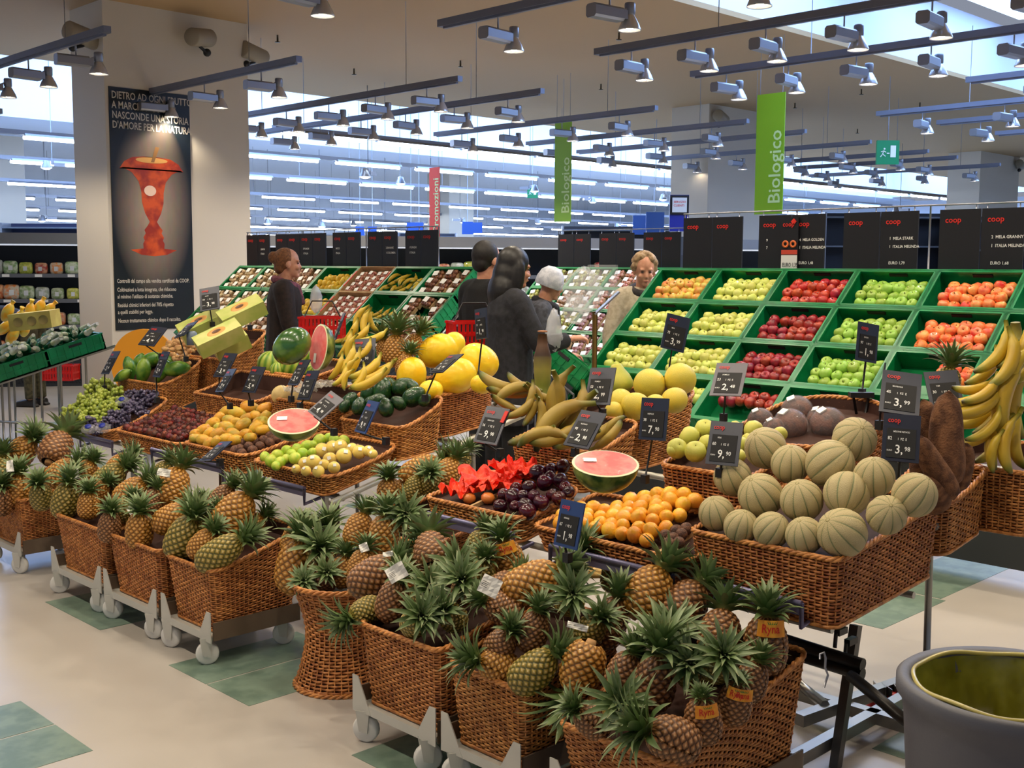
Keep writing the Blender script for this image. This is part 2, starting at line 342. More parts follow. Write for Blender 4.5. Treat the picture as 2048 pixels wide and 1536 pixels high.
# sprinklers, cameras
def sprinkler(p, k):
    o = MB().tube([(0, 0, .0), (0, 0, -.08)], .012, n=6).lathe([(0, -.08), (.035, -.082), (.035, -.088), (0, -.09)], 10).build('sprinkler', mat('brass_dark', (70, 60, 45), .4, metal=.6), None, p)
    tag(o, f'small dark sprinkler head on the beige ceiling, {ORD[k]} from the left', 'sprinkler', 'ceiling sprinklers')
for k, p in enumerate(sorted([(555, 70), (708, 52+85), (921, 121), (1238, 65), (1202, 168), (1723, 178), (1590, 206), (1840, 205), (1715, 258)])): sprinkler(onZ(*p, CZ), k)
def seccam(p, yaw, label, s=1.):
    t = thing('security_camera', label, 'security camera', p)
    R = rotz(yaw)
    MB().lathe([(0, -.2), (.085, -.2), (.1, -.19), (.1, .16), (.09, .18), (0, .18)], 20, R=R @ roty(PI/2+.15)).build('housing', mat('cam_grey', (150, 140, 122), .5), t)
    MB().tube([(0, 0, 0), (.0, 0, -.1), R @ np.array([-.12, 0, -.14])], .02, n=8).ball(R @ np.array([-.14, 0, -.14]), .045, n=10).build('mounting_arm', M_blk, t)
    return t
seccam(onY(400, 75, 11.75), PI+.5, 'grey cylindrical security camera on the warm face of the front pillar')
seccam(onY(165, 72, 12.1)+np.array([0, 0, 0]), .3, 'grey security camera on the left edge of the front pillar')
seccam(onY(1443, 236, 11.8), .3, 'small grey security camera on the middle pillar')
seccam(onY(508, 108, 12.0), .3, 'grey security camera on the right edge of the front pillar')
seccam(onY(2040, 330, 11.8), .3, 'grey security camera on the right-hand pillar')
# ------------------------------------------------------------------ banners
def banner(px, top, bot, D, wd, text, rgb, rgbt, label, h=.14):
    pt = onD(px, top, D); pb = onD(px, bot, D)
    z1, z0 = pt[2], pb[2]; H = z1-z0
    R = np.stack([np.array([0, -1, 0]), np.array([0, 0, 1]), np.array([-1, 0, 0])], 1)
    t = thing('hanging_banner', label, 'banner', (pt[0], pt[1], z0), None, R)
    MB().box((0, H/2, 0), (wd, H, .012)).build('panel', mat('banner_'+text+str(int(D)), rgb, .6), t)
    MB().tube([(-wd*.4, H, 0), (-wd*.4, CZ-z0, 0)], .004, n=4).tube([(wd*.4, H, 0), (wd*.4, CZ-z0, 0)], .004, n=4).build('suspension_wire', M_alu, t)
    l = text_part('lettering', [(text, 0, 0, h, 0)], [mat('banner_text', rgbt, .6)], t, .008)
    l.rotation_euler = (0, 0, PI/2); l.location = (wd*.40, .12 if text != 'Promozioni' else .1, 0)
banner(1543, 187, 427, 14, .40, 'Biologico', (128, 170, 20), (200, 222, 150), 'green hanging banner reading Biologico in front of the middle pillar', .24)
banner(1127, 243, 443, 16.8, .33, 'Biologico', (124, 168, 36), (196, 214, 160), 'green hanging banner reading Biologico over the centre of the hall', .22)
banner(869, 335, 475, 20, .27, 'Promozioni', (225, 66, 38), (250, 240, 240), 'red hanging banner reading Promozioni left of the green banners', .2)
# emergency exit sign
def exitsign(p, w_, label):
    R = np.stack([RT, np.array([0, 0, 1]), nrm(-FW*[1, 1, 0])], 1); R[:, 0] = nrm(np.cross(R[:, 1], R[:, 2]))
    t = thing('exit_sign', label, 'exit sign', p, None, R)
    MB().box((0, 0, 0), (w_, w_*1.05, .05)).build('case', mat('exit_green', (8, 110, 70), .4, emit=(8, 110, 70), est=.4), t)
    g = MB(); w = w_
    g.plate([(.1*w, -.22*w, .03), (.34*w, -.22*w, .03), (.34*w, .3*w, .03), (.1*w, .3*w, .03)], .004, (0, 0, 1))
    g.plate([(-.06*w, -.02*w, .03), (.06*w, -.02*w, .03), (.06*w, -.07*w, .03), (-.06*w, -.07*w, .03)], .004, (0, 0, 1))
    g.ball((-.17*w, .15*w, .03), (.045*w, .045*w, .008), n=8, k=5)
    for a, b in (((-.2, .08), (-.25, -.08)), ((-.25, -.08), (-.34, -.2)), ((-.25, -.08), (-.12, -.18)), ((-.2, .06), (-.1, .0)), ((-.2, .06), (-.32, .02))): g.tube([(a[0]*w, a[1]*w, .032), (b[0]*w, b[1]*w, .032)], .022*w, n=5)
    g.build('pictogram', M_boardtxt, t)
    MB().tube([(0, w*.5, 0), (0, roof(p)-p[2], 0)], .006, n=5).build('suspension_rod', M_alu, t)
exitsign(onX(1775, 305, 16), .33, 'green emergency exit sign with running figure right of the Biologico banner')
exitsign(onD(1065, 385, 28), .26, 'small distant green exit sign above the far shelves')
# poster on the front pillar
def poster():
    X0, X1, Z0, Z1, Y = 5.70, 6.65, .88, 3.50, 11.94
    R = np.stack([[1, 0, 0], [0, 0, 1], [0, -1, 0]], 1).astype(float)
    t = thing('poster', 'tall dark poster of an orange eaten apple core on the front pillar', 'poster', (X0, Y, Z0), None, R)
    W, H = X1-X0, Z1-Z0
    m = bpy.data.materials.new('poster_print'); m.use_nodes = True; nt = m.node_tree; N = nt.nodes; L = nt.links; b = N['Principled BSDF']; b.inputs['Roughness'].default_value = .35
    tc = N.new('ShaderNodeTexCoord'); mp = N.new('ShaderNodeMapping'); mp.inputs['Location'].default_value = (-.5*1.15, -.52*1.5, 0); mp.inputs['Scale'].default_value = (1.15, 1.5, 1)
    g = N.new('ShaderNodeTexGradient'); g.gradient_type = 'SPHERICAL'; r = N.new('ShaderNodeValToRGB'); e = r.color_ramp.elements
    e[0].position = .42; e[0].color = lin((14, 22, 26))+(1,); e[1].position = .95; e[1].color = lin((196, 172, 150))+(1,)
    n = N.new('ShaderNodeTexNoise'); n.inputs['Scale'].default_value = 14; mx = N.new('ShaderNodeMix'); mx.data_type = 'RGBA'; mx.blend_type = 'MULTIPLY'; mx.inputs[0].default_value = .35
    L.new(tc.outputs['UV'], mp.inputs[0]); L.new(mp.outputs[0], g.inputs[0]); L.new(g.outputs[1], r.inputs[0]); L.new(r.outputs[0], mx.inputs[6]); L.new(n.outputs[1], mx.inputs[7]); L.new(mx.outputs[2], b.inputs[0])
    o = MB().box((W/2, H/2, -.005), (W, H, .01)).build('print', m, t)
    uv = o.data.uv_layers.new(name='UVMap')
    for lp in o.data.loops: v = o.data.vertices[lp.vertex_index].co; uv.data[lp.index].uv = (v.x/W, v.y/H)
    # core silhouette
    half = [(0, .515), (.11, .52), (.2, .53), (.28, .545), (.30, .548), (.27, .53), (.22, .52), (.2, .505)]
    prof = [(.285, .265), (.30, .275), (.2, .282), (.13, .29), (.135, .31), (.16, .325), (.12, .345), (.13, .36), (.09, .38), (.12, .4), (.1, .415), (.05, .435), (.1, .47), (.14, .5), (.13, .56), (.15, .6), (.2, .65), (.3, .685), (.4, .71), (.37, .665), (.42, .68), (.3, .735), (.2, .745), (.1, .735)]
    prof = [(.0, .255), (.16, .262), (.29, .285), (.25, .287), (.13, .292), (.135, .315), (.115, .33), (.13, .345), (.1, .365), (.115, .38), (.075, .4), (.045, .42), (.10, .46), (.135, .51), (.14, .56), (.17, .61), (.25, .65), (.36, .672), (.4, .665), (.34, .70), (.24, .722), (.1, .728), (0, .72)]
    prof = [(a, .31+(b_-.255)*.88) for a, b_ in prof]
    pts = [((.5+a*1.0)*W, b2*H, .001) for a, b2 in prof]+[((.5-a)*W, b2*H, .001) for a, b2 in prof[::-1]]
    core = MB()
    k = len(prof)
    Vc = [pts[i] for i in range(k)]+[((.5)*W, prof[i][1]*H, .001) for i in range(k)]+[((.5-prof[i][0])*W, prof[i][1]*H, .001) for i in range(k)]
    fc = []
    for i in range(k-1): fc += [(i, i+1, k+i+1, k+i), (k+i, k+i+1, 2*k+i+1, 2*k+i)]
    core.add(Vc, fc, 0, smooth=False)
    core.add([((.5+.2*math.cos(a))*W, (.712+.012*math.sin(a))*H, .0015) for a in np.linspace(0, 2*PI, 24)[:-1]], [list(range(23))], 1, smooth=False)
    core.add([((.47+.075*math.cos(a))*W, (.585+.022*math.sin(a))*H, .0018) for a in np.linspace(0, 2*PI, 24)[:-1]], [list(range(23))], 2, smooth=False)
    core.add([(.49*W, .705*H, .002), (.53*W, .705*H, .002), (.60*W, .768*H, .002), (.55*W, .77*H, .002)], [(0, 1, 2, 3)], 3, smooth=False)
    core.build('apple_core_picture', [mat('print_orange', (214, 84, 22), .4, (158, 44, 14), 7), mat('print_yellow', (226, 168, 90), .4), mat('print_cream', (250, 215, 190), .4), mat('print_brown', (150, 106, 56), .4)], t)
    L1 = ['DIETRO AD OGNI FRUTTO', 'A MARCHIO COOP SI', 'NASCONDE UNA STORIA', "D'AMORE PER LA NATURA."]
    L2 = ['Controlli dal campo alla vendita certificati da COOP.', "Coltivazioni a lotta integrata, che riducono", "al minimo l'utilizzo di sostanze chimiche.", 'Residui chimici inferiori del 70% rispetto', 'a quelli stabiliti per legge.', 'Nessun trattamento chimico dopo il raccolto.']
    ln = [(s, .03*W, H-.12-.105*i, (.11, .078), 0) for i, s in enumerate(L1)]+[(s, .03*W, .16*H-.075*i+.1-(.02 if i in (1, 2) else .04 if i in (3, 4) else .06 if i == 5 else 0), (.062, .0405), 0) for i, s in enumerate(L2)]
    text_part('lettering', ln, [mat('poster_letters', (205, 195, 178), .6)], t, .002)
poster()
# ------------------------------------------------------------------ wicker baskets
def outline(w, d, r, n):            # rounded rectangle, centre origin, arclength-even samples; returns pts and normals
    seg = []; hw, hd = w/2, d/2
    L = [(2*(hw-r), 's'), (PI/2*r, 'c')]
    pts = []; nr = []
    per = 2*(w-2*r)+2*(d-2*r)+2*PI*r
    S = np.arange(n)*per/n
    lens = [w-2*r, PI/2*r, d-2*r, PI/2*r]*2
    ang = [-PI/2, None, 0, None, PI/2, None, PI, None]
    starts = [(-hw+r, -hd), None, (hw, -hd+r), None, (hw-r, hd), None, (-hw, hd-r), None]
    cc = [None, (hw-r, -hd+r, -PI/2), None, (hw-r, hd-r, 0), None, (-hw+r, hd-r, PI/2), None, (-hw+r, -hd+r, PI)]
    cum = np.concatenate([[0], np.cumsum(lens)])
    for s in S:
        k = min(int(np.searchsorted(cum, s, 'right'))-1, 7); u = s-cum[k]
        if k % 2 == 0:
            a = ang[k]; nx, ny = math.cos(a), math.sin(a); tx, ty = -ny, nx
            pts.append((starts[k][0]+tx*u, starts[k][1]+ty*u)); nr.append((nx, ny))
        else:
            cx, cy, a0 = cc[k]; a = a0+u/r; pts.append((cx+r*math.cos(a), cy+r*math.sin(a))); nr.append((math.cos(a), math.sin(a)))
    return np.array(pts), np.array(nr), per
def woven(mb, P0, NR, per, zb, zr, scale, row, spv, flatv, round_scale=None):
    """P0 outline at the rim; zb, zr arrays of bottom/top heights along it; scale(v) gives outline scale"""
    n = len(P0); hmean = float((zr-zb).mean()); rows = max(4, int(hmean/row)); s = np.arange(n)
    th = np.array([0, PI/2, PI, 3*PI/2])
    for i in range(rows):
        v = (i+.5)/rows; k = scale(v); off = .0035*np.sin(2*PI*s/(2*spv)+ (PI if i % 2 else 0)+PI/4)
        jit = RS.uniform(-.0006, .0006, n)
        C = P0*k+NR*(off+jit)[:, None]; z = zb+(zr-zb)*v
        V = np.zeros((n, 4, 3)); rv = row*.39
        for j, a in enumerate(th):
            V[:, j, :2] = C+NR*(math.cos(a)*.0032); V[:, j, 2] = z+math.sin(a)*rv
        mb.grid(V, cu=True, cv=True, m=0)
def basket(name, label, X0, X1, Y0, Y1, zb, zr, taper=.9, r=.05, row=.0105, fill=.55, group=None, divider=None, liner=True, curve=1.6, sample=4, parts=True, cat='basket', pitch=.022, shape=None):
    """front face at X0 (towards the aisle), zb=(front,back) underside, zr=(front,back) rim"""
    cx, cy = (X0+X1)/2, (Y0+Y1)/2; w, d = X1-X0, Y1-Y0; z0 = min(zb)
    P, NR, per = outline(w, d, r, 8); ns = int(per/pitch/2)*2; n = ns*sample//2
    n = ns*2 if sample <= 4 else ns*3
    P, NR, per = outline(w, d, r, n); spv = n/ns
    t = np.clip((P[:, 0]+w/2)/w, 0, 1); ts = t**curve if curve != 1 else t
    Zb = zb[0]+(zb[1]-zb[0])*t-z0; Zr = zr[0]+(zr[1]-zr[0])*ts-z0
    sc = shape or (lambda v: taper+(1-taper)*v)
    mb = MB(); woven(mb, P, NR, per, Zb, Zr, sc, row, spv, 1)
    # upright stakes between the weave
    for k in range(ns):
        i = int(k*spv) % n
        vs = np.linspace(0, 1, 4); C = np.array([np.append(P[i]*sc(v), Zb[i]+(Zr[i]-Zb[i])*v) for v in vs])
        mb.tube(C, .0032, 1, n=4, caps=False)
    # added dark wall, shade between strands put into its colour, and raised inner floor
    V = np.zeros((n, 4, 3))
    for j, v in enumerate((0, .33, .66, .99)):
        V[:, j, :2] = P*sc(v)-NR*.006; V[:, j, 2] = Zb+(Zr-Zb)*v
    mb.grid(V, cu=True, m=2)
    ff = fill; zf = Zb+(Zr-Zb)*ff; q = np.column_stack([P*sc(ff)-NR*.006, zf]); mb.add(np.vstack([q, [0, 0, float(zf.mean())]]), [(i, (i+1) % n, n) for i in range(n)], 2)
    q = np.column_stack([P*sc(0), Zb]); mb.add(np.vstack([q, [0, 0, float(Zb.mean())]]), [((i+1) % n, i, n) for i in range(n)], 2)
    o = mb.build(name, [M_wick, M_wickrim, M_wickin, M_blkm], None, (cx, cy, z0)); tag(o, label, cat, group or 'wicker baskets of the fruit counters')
    rim = MB(); rr = .005
    for ph in range(3):
        a = np.arange(n)*2*PI/n*round(per/.07)+ph*2*PI/3
        q = np.column_stack([P+NR*(rr*np.cos(a))[:, None], Zr+rr*np.sin(a)]); rim.tube(q, .0055, 0, n=6, closed=True)
    rim.build('rim', M_wickrim, o)
    base = MB()
    q = np.column_stack([P*sc(0)+NR*.002, Zb+.004]); base.tube(q, .007, 0, n=5, closed=True); base.build('base_braid', M_wickrim, o)
    if divider is not None:
        x = (divider-.5)*d
        MB().box((0, x, float(Zr.mean())-.05), (w*.9, .012, .09), R=roty(-math.atan2(zr[1]-zr[0], w))).build('wooden_divider', mat('pale_wood', (222, 190, 140), .6, (205, 170, 120), 10), o)
    return o
BK = {}
def B(key, *a, **k): BK[key] = basket('wicker_basket', *a, **k); return BK[key]
# first tier (front) of both islands
B('grape', 'low wicker basket of green grapes and wrapped dark grapes at the far left', 2.80, 3.18, 6.02, 6.42, (.61, .69), (.68, .83), fill=.8)
B('ramb', 'low wicker basket of dark red hairy fruit beside the grapes', 2.80, 3.18, 5.22, 5.92, (.61, .70), (.70, .79), fill=.8)
B('lych', 'low wicker basket holding yellow prickly pears and small brown fruit', 2.80, 3.18, 4.62, 5.18, (.62, .70), (.715, .80), fill=.8)
B('lime', 'low wicker basket holding green limes and film-wrapped yellow grapefruit', 2.80, 3.19, 3.95, 4.54, (.615, .70), (.705, .80), fill=.8, divider=.42)
B('plum', 'low wicker basket with dark plums and red tissue paper', 2.80, 3.12, 2.79, 3.32, (.615, .68), (.715, .78), fill=.8, divider=.55)
B('orange', 'low wicker basket of small orange loquats under a cut watermelon', 2.80, 3.14, 2.07, 2.74, (.62, .69), (.70, .77), fill=.8, divider=.2)
B('cant', 'large deep wicker basket heaped with netted cantaloupe melons', 2.88, 3.53, 1.60, 2.12, (.565, .61), (.775, .86), taper=.93, fill=.9, r=.035, curve=1.1)
# second tier
B('papaya', 'tall wicker basket of green papayas and mangoes in front of the poster', 3.20, 3.49, 6.18, 6.74, (.71, .79), (.90, 1.03), fill=.75)
B('cutmel', 'nearly empty wicker basket behind two overlapping price signs', 3.20, 3.50, 5.18, 5.80, (.72, .80), (.885, .99), fill=.55)
B('mel', 'wicker basket with one pale melon and clear plastic wrap', 3.20, 3.44, 4.50, 5.02, (.72, .79), (.925, .99), fill=.8)
B('avoc', 'wicker basket heaped with large dark green avocados', 3.20, 3.48, 3.96, 4.42, (.72, .745), (.875, .99), fill=.8)
B('plant', 'wicker basket of plantains and brown spotted green bananas', 3.20, 3.50, 2.82, 3.26, (.74, .82), (.90, .99), fill=.8)
B('spom', 'small wicker basket of pale yellow-green pomelos right of the tall black price sign', 3.20, 3.50, 2.13, 2.50, (.74, .82), (.90, .97), fill=.75)
B('yuca', 'narrow wicker basket holding brown hairy yam roots', 3.56, 3.88, 1.60, 1.84, (.66, .70), (.84, .925), fill=.5)
# third tier
B('box', 'tall curved wicker basket of ginger and green papaya cartons', 3.52, 3.82, 5.98, 6.50, (.82, .92), (1.04, 1.2), fill=.8, liner=False)
B('wmel', 'wicker basket of striped watermelons with a wrapped half melon', 3.52, 3.80, 5.12, 5.62, (.82, .90), (1.0, 1.07), fill=.8)
B('ymel', 'deep wicker basket of big yellow canary melons', 3.52, 3.97, 4.08, 4.56, (.77, .82), (.985, 1.03), fill=.85, r=.12)
B('bano', 'low wicker basket under the central bananas and pineapples', 3.60, 4.0, 4.62, 5.06, (.80, .86), (.93, .98), fill=.8)
B('pom', 'tall round-sided wicker basket of big yellow pomelos', 3.56, 4.08, 2.93, 3.32, (.76, .79), (.98, 1.07), fill=.85, r=.14)
B('coco', 'wide round wicker basket of wrapped brown coconuts with a plain lined back', 3.52, 4.08, 2.0, 2.50, (.82, .88), (.97, 1.09), fill=.8, r=.2)
B('ban', 'wicker basket heaped with ripe bananas at the right edge', 3.86, 4.34, 1.42, 1.84, (.70, .72), (.92, .95), fill=.8, r=.08)
# ------------------------------------------------------------------ carts in front
M_plate = mat('cart_plate', (200, 198, 188), .45, metal=.15)
M_wheel = mat('caster_white', (226, 224, 216), .5)
def caster(mb, p, yaw=0., r=.042, mi=0):
    R = rotz(yaw); p = np.array(p)
    mb.lathe([(0, -.014), (r-.006, -.014), (r, -.009), (r, .009), (r-.006, .014), (0, .014)], 18, m=mi, c=p+[0, 0, r], R=R @ rotx(PI/2))
    mb.lathe([(0, -.018), (.012, -.018), (.012, .018), (0, .018)], 10, m=1, c=p+[0, 0, r], R=R @ rotx(PI/2))
    for s in (-1, 1): mb.plate([p+R @ np.array([.018, s*.02, r-.005]), p+R @ np.array([-.012, s*.02, r-.012]), p+R @ np.array([-.02, s*.02, 2*r+.02]), p+R @ np.array([.03, s*.02, 2*r+.02])], .003, R @ np.array([0, 1., 0]), 1)
    return mb
def cart(Y0, Y1, label, X0=2.27, X1=2.68):
    t = thing('display_trolley', label, 'trolley', ((X0+X1)/2, (Y0+Y1)/2, 0), 'wheeled trolleys under the pineapple baskets')
    w, d = X1-X0, Y1-Y0; x0, x1, y0, y1 = -w/2-.012, w/2, -d/2, d/2
    f = MB(); f.box((0, 0, .115), (w, d-.03, .012))
    f.box((x0, 0, .118), (.006, d-.02, .03)); f.box((x1, 0, .13), (.006, d-.02, .05))
    for s, y in ((1, y0), (-1, y1)): f.plate([(x0, y+s*.006, .10), (x0, y+s*.105, .105), (x0, y+s*.035, .225), (x0, y+s*.006, .225)], .004, (-1, 0, 0))
    f.build('frame', M_plate, t)
    for s, y in ((1, y0), (-1, y1)): MB().box((0, y+s*.012, .142), (w, .006, .074)).build('side_panel', mat('dull_steel', (112, 96, 80), .45, metal=.3), t)
    for x in (x0+.012, x1-.05):
        for s, y in ((1, y0), (-1, y1)):
            caster(MB(), (0, 0, 0), yaw=2.3+.35*math.sin(Y0*9+x*20+s), r=.046).build('caster', [M_wheel, M_plate], t).location = (x, y+s*.06, 0)
    return t
CY = [(5.86, 6.32, 'far left'), (5.40, 5.86, 'second'), (4.93, 5.40, 'x')]
C_ = [(5.87, 6.34, 'leftmost'), (4.945, 5.50, 'second from the left'), (4.42, 4.93, 'third from the left'), (3.975, 4.39, 'fourth from the left')]
for i, (a, b, n_) in enumerate(C_):
    cart(a, b, f'wheeled metal trolley under the {n_} pineapple basket')
    B('c'+str(i), f'deep wicker basket of pineapples on a trolley, {n_} of the front row', 2.275, 2.70, a+.02, b-.02, (.125, .125), (.385, .50), taper=.86, fill=.85, curve=1.3, r=.035, group='deep pineapple baskets of the front row')
D_ = [(2.61, 3.05, 'first right of the round hourglass basket'), (2.235, 2.595, 'second right of the round hourglass basket'), (1.70, 2.13, 'nearest and rightmost')]
for i, (a, b, n_) in enumerate(D_):
    X1 = (2.72, 2.72, 2.93)[i]
    cart(a, b, f'wheeled metal trolley under the pineapple basket, {n_}', 2.27, X1-.02)
    B('d'+str(i), f'deep wicker basket of pineapples, {n_}', 2.275, X1, a+.015, b-.015, (.125, .125), ((.40, .375, .325)[i], (.5, .49, .47)[i]), taper=.88, fill=.85, curve=1.1, r=.035, group='deep pineapple baskets of the front row')
cart(3.36, 3.86, 'wheeled trolley under the pineapple basket hidden behind the front row', 2.86, 3.36)
B('m', 'deep wicker basket of pineapples between the two islands', 2.87, 3.36, 3.38, 3.84, (.125, .125), (.50, .60), taper=.88, fill=.75, group='deep pineapple baskets of the front row')
def hourglass():
    c = onZ(640, 1352, 0); c = np.array([2.54, 3.50, 0]); mb = MB(); n = 160; ns = 40
    def rad(v): return .125+.05*abs(2*v-1.05)**1.6+.012*v
    s = np.arange(n); th = s*2*PI/n; N_ = np.stack([np.cos(th), np.sin(th)], 1); H = .40; rows = 34
    for i in range(rows):
        v = (i+.5)/rows; off = .0035*np.sin(2*PI*s/8+(PI if i % 2 else 0)+PI/4); V = np.zeros((n, 4, 3))
        for j, a in enumerate((0, PI/2, PI, 3*PI/2)): V[:, j, :2] = N_*(rad(v)+off+math.cos(a)*.0032)[:, None]; V[:, j, 2] = v*H+math.sin(a)*.0052
        mb.grid(V, cu=True, cv=True)
    for k in range(ns):
        i = k*4; mb.tube([np.append(N_[i]*rad(v), v*H) for v in np.linspace(0, 1, 8)], .0032, 1, n=4, caps=False)
    mb.lathe([(0, 0)]+[(rad(v)-.006, v*H) for v in np.linspace(0, .98, 10)], 40, m=2); mb.lathe([(0, H*.86), (rad(.86), H*.86)], 40, m=3)  # dark inner wall added to imitate shade behind the weave
    o = mb.build('hourglass_basket', [M_wick, M_wickrim, M_wickin, M_blkm], None, c); tag(o, 'round hourglass-shaped wicker basket full of pineapple crowns, standing on the floor', 'basket')
    r = MB()
    for z in (0.006, H):
        for ph in range(3):
            a = th*14+ph*2*PI/3; r.tube(np.column_stack([N_*(rad(z/H)+.006*np.cos(a))[:, None], z+.006*np.sin(a)]), .0055, 0, n=6, closed=True)
    r.build('rim', M_wickrim, o); return o
hourglass()
# ------------------------------------------------------------------ island tables
M_rail = mat('rail_lilac', (128, 126, 160), .35, metal=.5)
def island(name, Y0, Y1, label, Xb=4.1):
    t = thing('display_table', label, 'display table', (3.4, (Y0+Y1)/2, 0)); ox = 3.4; oy = (Y0+Y1)/2
    def q(x, y, z): return (x-ox, y-oy, z)
    def zt(x): return .60+(x-2.8)*.235
    L = MB()
    near = Y0 < 2; xs = 3.56 if near else 2.83
    if near:
        for x in (2.95, 3.46): L.tube([q(x, Y0+.03, .548), q(x, 2.5, .548)], .012, 0, n=8)
    for y in (Y0+.02, Y1-.02): L.tube([q(xs if y < 2 else 2.83, y, zt(xs if y < 2 else 2.83)-.02), q(Xb, y, zt(Xb)-.02)], .014, 0, n=8)
    for x in (2.9, 3.25, 3.6, Xb): L.tube([q(x, 2.16 if near and x < 3.5 else Y0+.02, zt(x)-.025), q(x, Y1-.02, zt(x)-.025)], .013, 0, n=8)
    L.build('top_frame', mat('frame_white_steel', (196, 194, 182), .4, metal=.4), t)
    for y in np.arange(Y0+.12, Y1, .95):
        for x in ((2.93, 3.55) if y > 2.0 else ()):
            MB().box((0, 0, 0), (.026, .026, zt(x)-.03)).build('leg', M_steel, t).location = q(x, y, (zt(x)-.03)/2)
        MB().tube([q(3.75, y, zt(3.75)-.04), q(3.77, y, .08)], .013, n=8).build('leg', M_steel, t)
    b = MB(); b.box(q(3.55, oy, .07), (.04, Y1-Y0-.1, .04))
    for y in (Y0+.2, Y1-.2): b.box(q(3.35, y, .07), (.9, .04, .04))
    b.build('base_frame', M_steel, t)
    for y in (Y0+.2, Y1-.2): caster(MB(), q(3.78, y+.04, 0), 1, .04, 0).build('caster', [M_red, M_steel], t)
    return t
island('l', 3.95, 6.75, 'steel display table carrying the left-hand fruit baskets')
ir = island('r', 1.62, 3.32, 'steel display table carrying the right-hand fruit baskets')
def pricerail(Ya, Yb, X, z, label):
    c = (X, (Ya+Yb)/2, z); h = (Yb-Ya)/2
    mb = MB().tube([(0, -h, 0), (0, h, 0)], .009, n=8)
    for s in (-1, 1): mb.tube([(0, s*h, 0), (.0, s*h, -.07), (.10, s*h, -.05)], .008, n=6)
    mb.box((.004, 0, -.02), (.004, 2*h, .035)); tag(mb.build('front_rail', M_rail, None, c), label, 'rail', 'lilac metal rails below the front baskets')
pricerail(1.70, 2.0, 2.86, .635, 'lilac metal rail below the cantaloupe basket'); pricerail(2.1, 2.62, 2.775, .655, 'lilac metal rail below the loquat basket')
pricerail(2.80, 3.26, 2.775, .665, 'lilac metal rail below the plum basket'); pricerail(4.08, 4.48, 2.775, .645, 'lilac metal rail below the lime and grapefruit basket')
pricerail(4.75, 5.45, 2.775, .655, 'lilac metal rail below the prickly pear basket'); pricerail(5.9, 6.3, 2.775, .64, 'lilac metal rail below the grape basket')
# leaning leg, handle bar and clamps at the near right end
t = thing('lifting_frame', 'dark tubular handle frame with clamps leaning against the right-hand table end', 'frame', (3.2, 1.75, 0)); o0 = np.array([3.2, 1.75, 0])
a, b = onY(1712, 1250, 1.78), onY(1669, 1545, 1.78); MB().box((a+b)/2-o0, (.03, .03, float(np.linalg.norm(a-b))), R=basis(a-b)).build('leg', mat('dark_steel', (96, 94, 90), .35, metal=.8), t)
p1, p2 = onX(1560, 1277, 3.12), onX(1726, 1330, 3.12); p3 = onD(1700, 1330, depth(p2)); p4 = onD(1870, 1490, depth(p2)-.25)
M_dk = mat('dark_tube', (52, 50, 48), .35, metal=.6)
MB().tube([p1-o0, p2-o0], .02, n=12).tube([p1-o0+[0, 0, -.035], p2-o0+[0, 0, -.03]], .02, n=12).build('handle_bar', M_dk, t)
MB().tube([p3-o0+[0, 0, -.03], p4-o0], .018, n=12).build('brace', M_dk, t)
h = MB(); q = onD(1645, 1310, 2.9)
h.tube([onD(x, y, 2.9)-o0 for x, y in ((1640, 1318), (1640, 1308), (1648, 1305), (1651, 1316), (1650, 1335), (1656, 1350), (1648, 1375))], .003, n=6); h.build('wire_hook', M_alu, t)
c = MB()
for (x, y) in ((1702, 1282), (1682, 1262)):
    q = onY(x, y, 1.74)-o0; c.box(q, (.05, .02, .02)); c.tube([q+[-.03, 0, 0], q+[-.035, 0, -.045]], .007, n=6)
c.build('clamp', M_dk, t)
m = MB(); a, b = onZ(1598, 1440, .08), onZ(1815, 1362, .08); m.box((a+b)/2-o0, (float(np.linalg.norm(a-b)), .04, .04), R=rotz(math.atan2(b[1]-a[1], b[0]-a[0]))); a, b = onZ(1590, 1362, .1), onZ(1650, 1410, .1); m.tube([a-o0, b-o0], .018, n=6); m.build('foot_bar', M_steel, t)
for x, y in ((1740, 1420), (1778, 1424)): q = onZ(x, y, 0)-o0; caster(MB(), (0, 0, 0), .8, .04).build('caster', [M_red, M_steel], t).location = q
